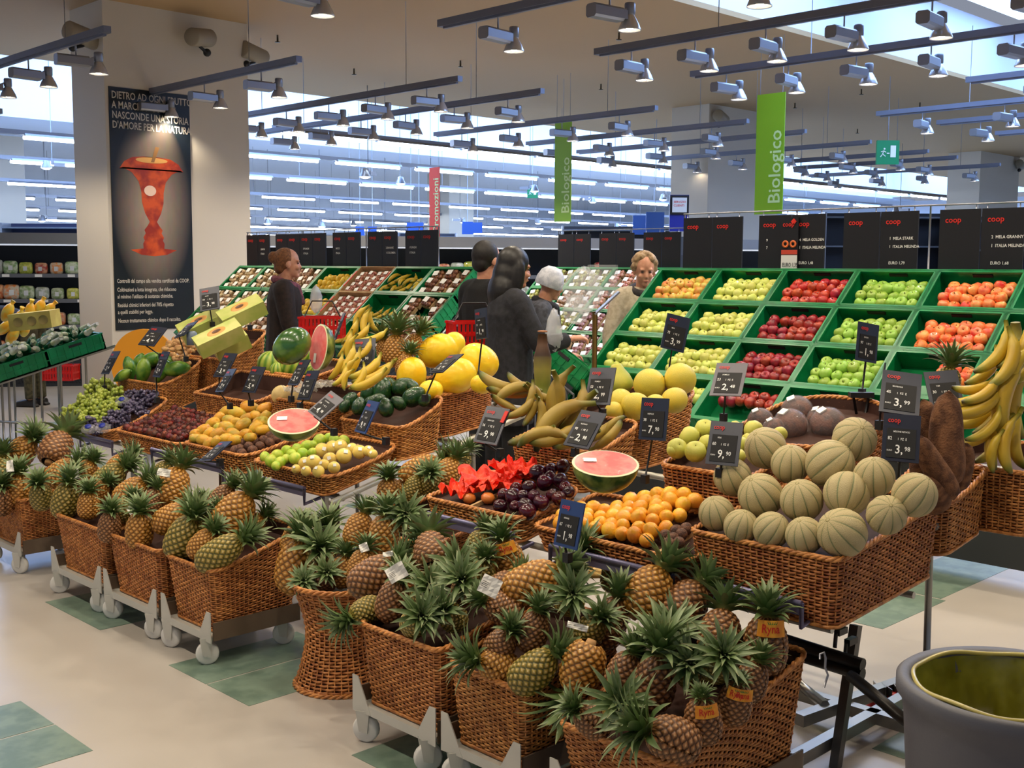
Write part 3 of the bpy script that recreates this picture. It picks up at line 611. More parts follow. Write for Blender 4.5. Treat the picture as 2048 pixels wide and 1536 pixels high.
# ------------------------------------------------------------------ waste bin
def bin_():
    c = np.array([2.36, .93, 0]); c = onZ(2034, 1372, .74); c[2] = 0
    t = thing('waste_bin', 'round grey waste bin with a yellow-green bag at the bottom right corner', 'bin', c)
    MB().lathe([(0, .0), (.17, 0), (.175, .01), (.22, .66), (.226, .70), (.238, .715), (.238, .74), (.228, .748), (.205, .74), (.2, .70), (.16, .02), (0, .02)], 64).build('body', mat('bin_grey', (92, 92, 98), .5, bump=.1, bscale=200), t)
    n, k = 96, 14; th = np.arange(n)*2*PI/n; V = np.zeros((k, n, 3))
    for j in range(k):
        v = j/(k-1); r = .203-.05*v+.011*np.sin(th*7+v*4)*v+.006*np.sin(th*19+v*2+1)*(v+.2)
        V[j, :, 0] = r*np.cos(th)*(1 if j < k-1 else .05); V[j, :, 1] = r*np.sin(th)*(1 if j < k-1 else .05); V[j, :, 2] = .735-.30*v+.012*np.sin(th*5+v*3)*v
    MB().grid(V, cv=True).build('bag', mat('bag_olive', (150, 148, 52), .22, (116, 112, 26), 9, coat=.4, bump=.4, bscale=30), t)
    rim = MB().tube(np.stack([.203*np.cos(th), .203*np.sin(th), .742+.003*np.sin(th*7)], 1), .005, n=6, closed=True); rim.build('bag_rim', mat('bag_edge', (190, 176, 96), .3, coat=.4), t)
    for k_, (x, y) in enumerate([(.02, -.06), (.10, -.03), (.07, .06), (-.02, .03)]):
        tag(MB().ball((0, 0, 0), (.05, .045, .03), n=9, k=6, R=rotx(k_)).build('crumpled_paper', mat('paper_white', (216, 214, 205), .6, bump=.8, bscale=40), None, c+np.array([x, y, .56])), 'crumpled clear and white wrapping lying inside the grey bin', 'rubbish', 'rubbish in the grey bin')
bin_()
# ------------------------------------------------------------------ green crates on slanted stands
LX = np.array([.755, 0, .656]); LZ = np.array([-.656, 0, .755]); RC = np.stack([LX, [0, 1, 0], LZ], 1)
CW, CD, CH = .535, .348, .15
def make_crate(w=CW, d=CD, h=CH):     # origin: centre of the rim plane; local x up the slope, z out of the crate
    mb = MB(); t = .012
    for s in (-1, 1):
        mb.box((s*(d/2-t/2), 0, -h/2), (t, w, h)); mb.box((0, s*(w/2-t/2), -h/2), (d, t, h))
        mb.box((s*(d/2-.009), 0, -.006), (.026, w, .012)); mb.box((0, s*(w/2-.009), -.006), (d, .026, .012))
        mb.box((s*(d/2-.002), 0, -h*.62), (.012, w, .01)); mb.box((0, s*(w/2-.002), -h*.62), (d, .012, .01))
        for k in np.linspace(-w/2+.03, w/2-.03, 8): mb.box((s*(d/2), k, -h*.5), (.008, .01, h*.9))
        for k in np.linspace(-d/2+.03, d/2-.03, 6): mb.box((k, s*(w/2), -h*.5), (.01, .008, h*.9))
    mb.box((0, 0, -h+.006), (d, w, .012))
    o = mb.build('green_crate', M_green)
    g = MB()
    for s in (-1, 1): g.box((s*(d/2-t/2), 0, -.035), (t+.011, .12, .022))
    g.build('hand_hole', M_blkm, o); return o
def lathe_fruit(name, prof, mats, n=14, ribs=0, rib=0., stem=None, a=None, sx=1.):
    mb = MB().lathe(prof, n, ribs=ribs, rib=rib, a=a, sx=sx)
    o = mb.build(name, mats)
    if stem: MB().tube([(0, 0, stem[0]), (stem[2] if len(stem) > 2 else .002, 0, stem[1])], .0018, n=5).build('stem', mat('stem_brown', (84, 62, 34), .7), o)
    return o
AP = [(0, -.030), (.008, -.034), (.020, -.033), (.032, -.018), (.038, .002), (.0365, .016), (.028, .030), (.016, .034), (.008, .030), (0, .022)]
APPLE = {'golden': ((196, 206, 92), (214, 216, 120)), 'green': ((140, 182, 62), (164, 200, 88)), 'red': ((150, 22, 22), (206, 70, 46)), 'darkred': ((110, 14, 20), (176, 44, 40)), 'orange': ((226, 74, 40), (240, 160, 96)), 'mixed': ((206, 196, 84), (226, 132, 70))}
def apple(kind):
    c = APPLE[kind]
    return lambda: lathe_fruit('apple', AP, mat('apple_'+kind, c[0], .28, c[1], 22, var=.14, lo=.35, hi=.65, coat=.15), 14, stem=(.022, .038, .006))
def crate_at(r, c, Xt, Yt, dx=.265, dz=.2305):
    xb = Xt-dx*r; zb = 1.592-dz*r; back = np.array([xb, Yt-CW*(c+.5), zb]); return back-LX*CD/2-LX*.0
def stand(Xt, Ytop, nc, nr, label):
    c0 = crate_at(0, 0, Xt, Ytop); Y1, Y0 = Ytop, Ytop-nc*CW; t = thing('crate_stand', label, 'display stand', (Xt-.5, (Y0+Y1)/2, 0)); o = np.array([Xt-.5, (Y0+Y1)/2, 0])
    top = np.array([Xt, 0, 1.592])-LZ*(CH+.02); bot = top-LX*.351*nr
    k = int((Y1-Y0)/.9)+1
    for y in np.linspace(Y0+.01, Y1-.01, k+1):
        m = MB().tube([top+[0, y, 0]-o, bot+[0, y, 0]-o], .012, n=6); q = top+[0.0, y, 0]-o; p = bot+[0.02, y, 0]-o
        m.tube([q, (q[0]+.02, q[1], .02)], .014, n=6).tube([p, (p[0]+.02, p[1], .02)], .014, n=6).tube([(p[0]+.02, p[1], .12), (q[0]+.02, q[1], .12)], .014, n=6)
        if y in (Y0+.01, Y1-.01):
            for j in range(5):
                f = (j+.5)/5; a = top*(1-f)+bot*f; m.tube([(a[0]-o[0], y-o[1], a[2]), (a[0]-o[0]+.03, y-o[1], .12)], .004, n=4)
                m.tube([(a[0]-o[0]-.1, y-o[1], a[2]*.85), (a[0]-o[0]+.15, y-o[1], a[2]*.6)], .004, n=4)
        m.build('side_frame', M_steel, t)
    MB().box((-.0-.42, 0, .34), (.03, Y1-Y0, .55)).build('lower_panel', mat('panel_dark', (40, 44, 46), .6), t)
    return t
def fill_fruit(cr, nx, ny, make, key, label, cat, group, r=.038, depth_=-.055, miss=(), jit=.006, drop=0.10, rr=None):
    for i in range(nx):
        for j in range(ny):
            if (i, j) in miss: continue
            off = .5*(i % 2)*.9
            x = -CD/2+.03+r*.9+i*(r*1.72); y = -CW/2+.03+r+(j+off*.45)*((CW-.085-2*r)/(ny-.55))
            if y > CW/2-.012-r: continue
            z = depth_+.020*math.sin(i*2.1+j*1.3)*.5+(.018 if i < nx-1 else -.012)
            p = cr+RC @ np.array([x+RS.uniform(-jit, jit), y+RS.uniform(-jit, jit), z])
            tl_ = nrm(LZ*.5+np.array([0, 0, 1])+RS.uniform(-.75, .75, 3))
            inst(key, make, p, basis(tl_, RS.uniform(0, 6)), rr or RS.uniform(.94, 1.08), label, cat, group)
COLN = ['first', 'second', 'third', 'fourth', 'fifth', 'sixth', 'seventh']; ROWN = ['top', 'second', 'third', 'fourth']
stand(6.8, 5.31, 6, 4, 'slanted stand holding the right-hand green crates of apples')
BL = [['mixed', 'golden', 'red', 'green', 'orange', 'orange'], ['golden', 'golden', 'darkred', 'green', 'orange', 'orange'], ['golden', 'golden', 'darkred', 'green', 'orange', None], ['golden', 'golden', 'darkred', None, None, None]]
NAMEC = {'golden': 'pale yellow-green apple', 'green': 'bright green apple', 'red': 'shiny red apple', 'darkred': 'dark red apple', 'orange': 'orange-red blushed apple', 'mixed': 'yellow-orange apple'}
for r in range(4):
    for c in range(6):
        p = crate_at(r, c, 6.8, 5.31)
        inst('crate', make_crate, p, RC, 1, f'green plastic crate, {ROWN[r]} row, {COLN[c]} from the left of the apple stand', 'crate', 'green crates of the apple stand')
        k = BL[r][c]
        if k:
            far = c == 5
            fill_fruit(p, 4, 6, apple(k), k, f'{NAMEC[k]} in crate row {NUMW[r]}, column {NUMW[c]}', 'apple', f'apples in {ROWN[r]}-row crate {COLN[c]} from the left',
                       miss={(i, j) for i in range(4) for j in range(6) if ((far and (j > 0 or i % 2)) or (r == 3 and c == 0 and j > 2) or (r == 2 and c == 4 and i == 0) or (r == 3 and i < 2) or (r == 1 and c == 2 and (i, j) in ((2, 3), (2, 4))) or (r == 2 and c == 4 and j > 2))})
# ---- wrapped packs
def pack(kind):
    c = {'mush': ((150, 96, 62), (96, 54, 34)), 'pear': ((196, 190, 110), (170, 172, 80)), 'redp': ((196, 96, 84), (224, 180, 150)), 'nut': ((176, 120, 80), (226, 200, 170)), 'pale': ((214, 196, 158), (190, 150, 108)), 'onion': ((190, 150, 150), (150, 90, 96))}[kind]
    def f():
        mb = MB(); mb.box((0, 0, .012), (.085, .115, .024), 1)
        for i in range(2):
            for j in range(3): mb.ball(((i-.5)*.04, (j-1)*.036, .035), (.024, .021, .018), 0, n=8, k=6)
        o = mb.build('wrapped_pack', [mat('pack_'+kind, c[0], .3, c[1], 60, var=.1, coat=.8), mat('tray', (180, 150, 110), .5)])
        MB().box((.005, .01, .056), (.045, .055, .002)).build('price_sticker', mat('sticker_white', (240, 240, 236), .4), o); return o
    return f
def fill_packs(cr, kind, label, group, nx=3, ny=3, s=1.15, miss=()):
    for i in range(nx):
        for j in range(ny):
            if (i, j) in miss: continue
            p = cr+RC @ np.array([-CD/2+.065+i*(.22/max(nx-1,1))+RS.uniform(-.006, .006), -CW/2+.09+j*(.36/max(ny-1,1))+RS.uniform(-.01, .01), -.075+.01*((i+j) % 2)])
            inst('pk'+kind, pack(kind), p, RC @ rotz(RS.uniform(-.25, .25)) @ roty(-.12), s, label, 'packed produce', group)
def citrus(name, rgb, rgb2, r=.034, el=1.1):
    t = np.linspace(0, PI, 9); pr = [(math.sin(a)*r, -math.cos(a)*r*el*(1+.06*abs(math.cos(a))**6)) for a in t]
    return lambda: lathe_fruit(name, pr, mat(name+'_skin', rgb, .35, rgb2, 25, var=.08, bump=.25, bscale=400, coat=.1), 14)
# left block
stand(6.6, 10.86, 7, 3, 'slanted stand holding the left-hand green crates of packed produce')
KL = ['pale', 'mush', 'mush', 'pepper', 'carton', 'banana', 'mush'][::1]
BANANAS = []
for r in range(3):
    for c in range(7):
        p = crate_at(r, c, 6.6, 10.86); kind = ['pale', 'pale', 'nut', 'lemon', 'carton', 'banana', 'mush'][c]
        if kind == 'carton':
            if r > 1: kind = 'nut'
            else:
                def mk():
                    mb = MB(); w, d, h, t_ = CW-.02, CD+.0, .15, .008
                    for s in (-1, 1): mb.box((s*(d/2-t_/2), 0, -h/2), (t_, w, h)); mb.box((0, s*(w/2-t_/2), -h/2), (d, t_, h))
                    mb.box((0, 0, -h), (d, w, t_)); o = mb.build('cardboard_tray', mat('carton', (206, 170, 120), .7, (190, 150, 100), 12))
                    st = MB()
                    for s in (-1, 1): st.box((0, s*(w/2-.002), .001), (d*.6, .016, .006))
                    st.build('printed_edge', mat('carton_orange', (222, 70, 34), .5), o); return o
                inst('carton', mk, p, RC, 1, f'open cardboard tray with orange edges in the {ROWN[r]} row between lemons and bananas', 'tray', 'cardboard trays in the left stand')
                fill_packs(p, 'redp', f'small red and white pack in the {ROWN[r]}-row cardboard tray', 'packs in cardboard trays', 4, 4, .85); continue
        inst('crate', make_crate, p, RC, 1, f'green plastic crate, {ROWN[r]} row, {COLN[c]} from the left of the packed produce stand', 'crate', 'green crates of the packed produce stand')
        if kind == 'lemon': fill_fruit(p, 4, 6, citrus('lemon', (240, 196, 40), (248, 214, 80), .03, 1.25), 'lemon', f'yellow lemon, left stand, {ROWN[r]}-row crate', 'lemon', f'lemons in the {ROWN[r]}-row crate', r=.036, depth_=-.05)
        elif kind == 'banana': BANANAS.append((p, r))
        else: fill_packs(p, kind, f'white-stickered pack, left stand, crate row {NUMW[r]}, column {NUMW[c]}', f'packs in {ROWN[r]}-row crate {COLN[c]}', miss={(1, 1)} if r == 1 and c == 6 else ())
# centre block seen through the gap
stand(9.9, 9.45, 5, 4, 'slanted stand of green crates seen through the gap behind the shoppers')
for r in range(4):
    for c in range(5):
        p = crate_at(r, c, 9.9, 9.45); kind = [['pear', 'pear', 'redp', 'redp', 'pale'], ['pear', 'nut', 'redp', 'redp', 'pale'], ['pear', 'pear', 'onion', 'redp', 'redp'], ['pear', 'onion', 'onion', 'redp', 'redp']][r][c]
        inst('crate', make_crate, p, RC, 1, f'green plastic crate, {ROWN[r]} row, {COLN[c]} from the left of the distant stand', 'crate', 'green crates of the distant stand')
        fill_packs(p, kind, f'wrapped pack, distant stand, crate row {NUMW[r]}, column {NUMW[c]}', f'distant packs in {ROWN[r]}-row crate {COLN[c]}')
# end crates facing the gap (dark green side with wire rack)
p = onX(1135, 708, 7.9)
# ------------------------------------------------------------------ black price boards above the crates
def board(p, w, h, label, lines, group, red=None, yaw=0.):
    R = np.stack([[0, -1, 0], [0, 0, 1], [-1, 0, 0]], 1).astype(float) @ rotx(-.0)
    t = thing('price_board', label, 'price board', p, group, R)
    MB().box((0, h/2, 0), (w, h, .012)).build('panel', M_blk, t)
    MB().tube([(-w*.38, h, 0), (-w*.38, h+.03, 0)], .004, n=5).tube([(w*.38, h, 0), (w*.38, h+.03, 0)], .004, n=5).build('hanging_ring', M_alu, t)
    ln = [('coop', -w*.36, h*.80, (.05, .05), 1)]
    for k, s in enumerate(lines): ln.append((s, -w*.25, h*(.55-.13*k), (.026, .024), 0))
    text_part('lettering', ln, [M_boardtxt, M_redtxt], t, .008)
    if red: text_part('lettering', [('OFFERTA', -.02, h*.2, .03, 0)], [M_redtxt], t, .008)
    return t
def row_boards(Y1, X, items, z0, h, rail_z, label, w=.245):
    y = Y1; n = 0; grp = 'price boards above the '+label
    for it in items:
        if it is None: y -= w*.5; continue
        board((X, y-w/2, z0), w-.008, h, f'black price board, {ORD[n]} from the left above the {label}', it, grp); n += 1; y -= w
    t = thing('board_rail', f'thin steel rail with hooks carrying the price boards above the {label}', 'rail', (X, (Y1+y)/2, z0)); L = (Y1-y)/2
    MB().tube([(0, -L, rail_z-z0), (0, L, rail_z-z0)], .006, n=6).build('bar', M_alu, t)
    k = max(2, int(2*L/.8))
    for q in np.linspace(-L, L, k+1): MB().tube([(.01, q, rail_z-z0), (.01, q, -.05)], .006, n=5).build('upright', M_alu, t)
row_boards(5.2, 6.92, [[], [], None, ['9', '7'], ['4  MELA GOLDEN', '1  ITALIA MELINDA', '', 'EURO 1,48'], None, [], ['1  MELA STARK', '1  ITALIA MELINDA', '', 'EURO 1,79'], None, [], ['2  MELA GRANNY SMITH', '1  ITALIA MELINDA', '', 'EURO 1,68'], None, [], [], None, [], []], 1.56, .40, 1.99, 'apple stand', .262)
row_boards(10.9, 6.72, [[], ['LIMONI', 'ITALIA'], None, [], [], ['3 FUNGHI', '1 ITALIA'], [], None, ['NOCI', 'ITALIA'], [], None, [], ['2 BANANE', '1 COLOMBIA'], None, ['1 FUNGHI', '1 ITALIA'], []], 1.56, .36, 1.95, 'packed produce stand', .225)
row_boards(9.4, 10.05, [[], [], None, [], [], None, [], [], None, []], 1.58, .40, 2.02, 'distant stand', .26)
# orange offer panel among the boards
R_ = np.stack([[0, -1, 0], [0, 0, 1], [-1, 0, 0]], 1).astype(float)
t = thing('offer_panel', 'price panel with two orange slices and a 1,39 price above the apple stand', 'price board', (6.90, 4.28, 1.56), None, R_)
MB().box((0, .19, 0), (.13, .38, .012)).build('panel', M_blk, t)
g = MB()
for s in (-1, 1):
    g.lathe([(.012, .010), (.012, .012), (.026, .012), (.026, .010)], 18, c=(s*.030, .20, 0))
g.build('fruit_picture', mat('offer_orange', (225, 110, 50), .5), t)
MB().box((0, .145, .007), (.124, .03, .003)).build('red_band', mat('offer_red', (196, 70, 50), .5), t)
MB().box((0, .065, .007), (.124, .12, .003)).build('price_card', mat('card_white', (225, 225, 222), .5), t)
text_part('lettering', [('coop', -.055, .32, .045, 1), ('EURO 1,39', -.05, .045, (.04, .026), 2)], [M_boardtxt, M_redtxt, M_blk], t, .011)
g = MB().plate([(.03, .33, .008), (.052, .352, .008), (.03, .374, .008), (.008, .352, .008)], .003, (0, 0, 1)); g.build('red_diamond', M_redtxt, t)
# ------------------------------------------------------------------ pineapples
def make_pine(kind, cr, seed):
    rs = np.random.RandomState(seed)
    NU, NV, RW = 14, 10, 12.5; nu, nv = 98, 88
    u = np.arange(nu)/nu; v = np.linspace(0, 1, nv); U, V = np.meshgrid(u, v)
    a = U*NU; b = V*RW; best = np.full(U.shape, 9.)
    for j in range(-1, int(RW)+2):
        for di in (-1, 0, 1):
            ci = np.floor(a)+di+(.5 if j % 2 else 0)
            for e in (0, .5): pass
            dx = (a-(np.round(a-(.5 if j % 2 else 0))+(.5 if j % 2 else 0))); dy = (b-j)*.86
            d = np.abs(dx)*1.0+np.abs(dy)*.72; d2 = np.sqrt(dx*dx+dy*dy); best = np.minimum(best, np.maximum(d*1.12, d2*.9))
    h = np.clip(1-(best/.62)**2.2, 0, 1)
    R0 = .062*(np.clip(1-np.abs(2*V-.94)**2.5, 0, 1)**.46)*(1.06-.16*V)
    R = R0+.0055*h*np.clip(R0/.04, 0, 1); Z = -.085+.17*V; th = 2*PI*U
    P = np.stack([R*np.cos(th), R*np.sin(th), Z+.001*h], -1)
    t = np.clip(h**1.2*.72+.34*np.exp(-(best/.15)**2)+rs.uniform(-.04, .04, h.shape), 0.02, 1)
    st = {'gold': [(0, (84, 70, 24)), (.25, (180, 118, 36)), (.65, (226, 164, 66)), (1, (252, 226, 170))],
          'green': [(0, (60, 64, 26)), (.25, (128, 118, 40)), (.65, (194, 166, 74)), (1, (242, 226, 176))],
          'brown': [(0, (62, 44, 26)), (.25, (132, 86, 46)), (.65, (182, 126, 74)), (1, (232, 194, 150))]}[kind]
    m = mat('pineapple_'+kind, (180, 120, 40), .4, (206, 196, 170), 7, attr='t', stops=st, bump=.3, bscale=500, coat=.12)
    mb = MB().grid(P, m=0, a=t, cu=False)
    I = np.arange(nu*nv).reshape(nv, nu); mb.f += [[int(I[j, -1]), int(I[j, 0]), int(I[j+1, 0]), int(I[j+1, -1])] for j in range(nv-1)]; mb.m += [0]*(nv-1); mb.sm += [True]*(nv-1)
    o = mb.build('pineapple', m)
    MB().lathe([(0, -.092), (.014, -.093), (.017, -.078)], 10).build('cut_base', mat('pine_stub', (186, 140, 88), .7), o)
    c = MB(); n = 52; g = 2.39996
    for k in range(n):
        f = k/n; az = k*g+rs.uniform(-.2, .2); el = .15+1.25*f**.8; L = (.052+.062*math.sin(PI*min(1, f*1.05+.12)))*rs.uniform(.85, 1.1)*cr; wd = .0150*(1.05-.45*f)*min(cr, 1.15)
        d = np.array([math.cos(az), math.sin(az), 0]); q = np.array([-math.sin(az), math.cos(az), 0]); p = d*(.020*(1-f))+np.array([0, 0, .074+.03*f]); K = 6; VV = []; AA = []
        e = min(el+.5, 1.5)
        for i in range(K):
            s = i/(K-1); ww = wd*(1-.15*s)*(1-s**2.2)+.0003; e_ = e-(e-el+.55*(1-f)+rs.uniform(0, .06))*s
            if i: p = p+(d*math.cos(e_)+np.array([0, 0, 1])*math.sin(e_))*L/(K-1)
            nn = -d*math.sin(e_)+np.array([0, 0, 1])*math.cos(e_)
            VV += [p+q*ww+nn*ww*.5, p, p-q*ww+nn*ww*.5]; AA += [s, s*.9, s]
        F = []
        for i in range(K-1): F += [(3*i, 3*i+1, 3*i+4, 3*i+3), (3*i+1, 3*i+2, 3*i+5, 3*i+4)]
        c.add(VV, F, 0, AA)
    c.build('crown', mat('pineapple_leaf', (80, 110, 60), .42, (196, 200, 176), 14, attr='t', stops=[(0, (176, 184, 110)), (.2, (92, 122, 62)), (.75, (134, 154, 108)), (1, (160, 150, 106))]), o)
    return o
def direction(ang, tilt):            # ang on the photo in degrees (0 right, 90 up); tilt: towards the viewer
    a, t = math.radians(ang), math.radians(tilt)
    return (math.cos(a)*RT+math.sin(a)*UP)*math.cos(t)-FW*math.sin(t)
def ryna(o, side, z=.06, s=1.0):     # orange paper collar tag wrapped on the shoulder of the fruit
    n = 9; A = np.linspace(-.62, .62, n); V = []
    for a in A:
        for zz, r in ((z-.022, .070), (z+.022, .064)): V.append([r*math.cos(a+side), r*math.sin(a+side), zz])
    V = np.array(V)*[1, 1, 1]; f = [(2*i, 2*i+2, 2*i+3, 2*i+1) for i in range(n-1)]
    mb = MB().add(V, f, 0, smooth=False); mb.add(V+np.array([[.001*math.cos(side), .001*math.sin(side), 0]]), [q[::-1] for q in f], 0, smooth=False)
    c = mb.build('paper_collar', mat('tag_yellow', (246, 178, 52), .5, (238, 150, 40), 30), o)
    t = text_part('lettering', [('Ryna', -.030, -.010, (.032, .027), 0)], [mat('tag_red', (206, 40, 22), .5)], None, 0)
    for v in t.data.vertices:
        a = side+v.co.x/.07; r = .0705-.0013*(v.co.y/.01); v.co = (r*math.cos(a), r*math.sin(a), z+v.co.y)
    t.parent = c
    g = MB()
    for k in range(5):
        a = side+.02+(k-2)*.07; g.add([[.0695*math.cos(a-.03), .0695*math.sin(a-.03), z+.012], [.0695*math.cos(a+.03), .0695*math.sin(a+.03), z+.012], [.068*math.cos(a+(k-2)*.05), .068*math.sin(a+(k-2)*.05), z+.021]], [(0, 1, 2)], 0, smooth=False)
    g.build('leaf_print', mat('tag_green', (40, 120, 40), .5), c)
PN = {}
def pine(x, y, wpx, ang, tilt, kind, where, plane, el=1.0, crown=1., tw=0, tagged=None):
    p = onP(x, y, *plane) if len(plane) == 3 else onD(x, y, plane[0]); D = depth(p)
    w = wpx*D/F_PX; s = min(max(w/.132, .72), 1.42)
    key = (kind, round(crown*2)/2, len(PN) % 2)
    PN[where] = PN.get(where, 0)+1; PN[('#', len(PN))] = 1 if len(PN) < 999 else 0
    ds = {'gold': 'golden', 'green': 'greenish', 'brown': 'brown'}[kind]
    a = ang % 360; pose = 'standing up' if 60 <= a <= 120 and tilt < 35 else 'base forward' if tilt < -30 else 'crown forward' if tilt > 35 else 'leaning rightwards' if a < 60 or a > 300 else 'lying crown left' if 120 < a < 240 else 'upside down'
    o = inst(('pine',)+key, lambda: make_pine(kind, key[1], hash(str(key)) % 999 if 0 else len(PROTO)*7+3), p, basis(direction(ang, tilt), tw), (s, s, s*el),
             f'{ds} pineapple {pose}, {where}', 'pineapple', 'pineapples')
    if tagged is not None:
        R = basis(direction(ang, tilt), tw).T @ (-FW); ryna(o, math.atan2(R[1], R[0])+tagged)
    return o
CP = (2.33, .45, .62)      # pile plane of the front row
W = 'in leftmost basket'
for a in [(44, 903, 56, 50, 10, 'gold', W+', upper left', CP), (113, 896, 64, 80, -45, 'brown', W+', on top', CP, .95), (39, 976, 52, 85, 15, 'gold', W+', low front', CP), (125, 946, 54, 35, 0, 'gold', W+', right side', CP),
          (82, 992, 46, 90, 25, 'green', W+', sunk in the middle', CP, 1, .8), (2, 1000, 50, 80, 20, 'brown', W+', cut by the photo edge', CP), (8, 940, 50, 95, 0, 'green', W+', behind the cut one', CP)]: pine(*a)
W = 'in second basket'
for a in [(131, 1000, 54, 75, 10, 'green', W+', front left', CP, 1.1), (177, 1010, 44, 85, 10, 'gold', W+', front right', CP), (171, 945, 44, 60, 0, 'gold', W+', back left', CP), (219, 956, 54, 38, 0, 'green', W+', back right', CP, 1.1),
          (240, 930, 44, 45, -10, 'gold', W+', rearmost', (2.6, .62, .62)), (150, 968, 38, 85, 10, 'brown', W+', half hidden centre', CP), (196, 985, 40, 50, 0, 'gold', W+', behind the front pair', CP)]: pine(*a)
W = 'in third basket'
for a in [(219, 1053, 46, 80, 15, 'brown', W+', left corner', CP, 1.1), (279, 1060, 56, 84, 12, 'gold', W+', front centre', CP, 1.05), (263, 985, 56, 38, 0, 'gold', W+', upper left', CP, 1.05), (346, 972, 64, 72, -18, 'gold', W+', standing at the back', CP, 1), (342, 1036, 56, 32, 5, 'gold', W+', right of centre', CP, 1.1),
          (306, 1002, 40, 70, 0, 'brown', W+', in the middle', CP), (250, 1020, 40, 60, 0, 'green', W+', behind the front ones', CP, 1, .8), (325, 945, 40, 60, 0, 'green', W+', far back', (2.62, .62, .62))]: pine(*a)
W = 'in fourth basket'
for a in [(367, 1074, 68, 62, 12, 'green', W+', left side', CP, 1.12), (405, 1088, 50, 52, 8, 'gold', W+', between two others', CP, 1.1), (441, 1105, 62, 32, 5, 'green', W+', along the front rim', CP, 1.35), (467, 1028, 76, 52, -8, 'gold', W+', big one on top', CP, 1.05, 1.25), (445, 998, 50, 55, 0, 'brown', W+', upper rear', (2.6, .62, .62)),
          (420, 1046, 44, 60, 0, 'green', W+', centre', CP), (505, 1050, 46, 40, 0, 'gold', W+', right rear', (2.6, .5, .62), 1, 1.1), (395, 1030, 44, 70, 0, 'gold', W+', back left', (2.6, .55, .62), 1, 1)]: pine(*a)
W = 'in hourglass basket'
HP = (2.54, .44, .5)
for a in [(592, 1130, 80, 78, 5, 'gold', W+', bulging over the left rim', HP, 1.1, 1.0), (588, 1078, 50, 70, 0, 'gold', W+', upper left behind', (2.62, .55, .5), 1, 1.2), (640, 1120, 60, 80, 40, 'green', W+', crown upright in the middle', HP, .9, 1.4), (613, 1172, 50, 95, 55, 'green', W+', low crown at the front', (2.46, .40, .5), .7, 1.1), (686, 1142, 52, 80, 0, 'gold', W+', right side', HP, 1),
          (655, 1085, 50, 85, 10, 'green', W+', rear crown', (2.66, .5, .5), 1, 1.3), (650, 1160, 44, 70, 45, 'brown', W+', front right crown', HP, .8, 1.1)]: pine(*a)
W = 'in hidden rear basket'
MP = (2.95, .62, .4)
for a in [(842, 943, 62, 28, 0, 'gold', W+', largest', MP, 1.15, 1), (895, 947, 54, 65, -10, 'gold', W+', right', MP, 1), (780, 985, 54, 95, 10, 'gold', W+', left', MP, .9), (828, 978, 46, 60, 0, 'green', W+', low centre', MP), (862, 968, 44, 90, 40, 'green', W+', dark crown in the middle', MP), (920, 925, 40, 60, 0, 'green', W+', rear right', (3.3, .7, .4), 1, 1.2)]: pine(*a)
DP = (2.34, .47, .55)
W = 'in sixth basket'
for a in [(717, 1058, 56, 70, -10, 'gold', W+', rear left', (2.62, .60, .5), 1.0, 1.1), (768, 1070, 62, 85, 5, 'gold', W+', rear yellow one', (2.62, .6, .5), 1.1, 1.2), (722, 1130, 48, 75, 0, 'gold', W+', left edge', (2.5, .52, .5)), (747, 1152, 76, 35, 0, 'brown', W+', large reclining', DP, 1.1, 1.1), (785, 1200, 64, 72, 10, 'brown', W+', lower middle', DP, 1.1, 1.2),
          (731, 1222, 44, 200, 30, 'green', W+', crown hanging over the left rim', (2.31, .42, .3), 1, 1.3), (862, 1101, 72, 100, -50, 'brown', W+', round end showing', (2.52, .62, .5), .95, 1), (848, 1190, 44, 60, 45, 'green', W+', leafy crown in the centre', DP, .8, 1.5), (830, 1245, 44, 55, 50, 'green', W+', crown over the front rim', DP, .8, 1.3), (815, 1040, 50, 90, 60, 'green', W+', pale star crown at the back', (2.7, .64, .5), .8, 1.3), (820, 1120, 44, 60, 10, 'green', W+', between the large ones', (2.5, .55, .5), 1, 1.1)]: pine(*a)
W = 'in seventh basket'
for a in [(956, 1092, 46, 70, 0, 'green', W+', far back left', (2.66, .58, .5), 1, 1.2), (963, 1152, 46, 80, 10, 'green', W+', middle left', (2.5, .55, .5), 1, 1.2), (1005, 1175, 62, 40, 5, 'brown', W+', joined left fruit', (2.46, .55, .5), 1), (1066, 1165, 84, 25, -5, 'gold', W+', largest yellow one', (2.5, .58, .5), 1.15, 1.2), (1005, 1218, 66, 150, 5, 'brown', W+', crown to the left, middle', DP, .95, 1.2), (1066, 1262, 64, 75, 5, 'brown', W+', dark one in the middle', DP, 1.05, 1), (1000, 1292, 46, 60, 20, 'brown', W+', under the dark one', DP, 1),
          (996, 1332, 68, 160, 12, 'gold', W+', front left crown outward', (2.35, .43, .5), 1.0, 1.5), (1068, 1342, 78, 40, 5, 'green', W+', front right', (2.35, .43, .5), 1.12, 1), (1140, 1200, 50, 80, 60, 'green', W+', star crown on the right', DP, .8, 1.5), (905, 1235, 44, 130, 40, 'green', W+', big crown on the left rim', (2.36, .44, .5), .8, 1.6), (914, 1140, 40, 80, 60, 'green', W+', crown at the back', (2.55, .55, .5), .8, 1.3), (1150, 1130, 40, 70, 20, 'green', W+', rear right crown', (2.7, .56, .5), 1, 1.4), (930, 1180, 40, 100, 50, 'brown', W+', crown behind the left rim', DP, .9, 1.3)]: pine(*a)
pine(1017, 1120, 66, 105, 5, 'gold', W+', wearing an orange paper collar', (2.62, .60, .5), 1.05, 1.2, tagged=.1)
W = 'in nearest basket'
NP = (2.34, .42, .40)
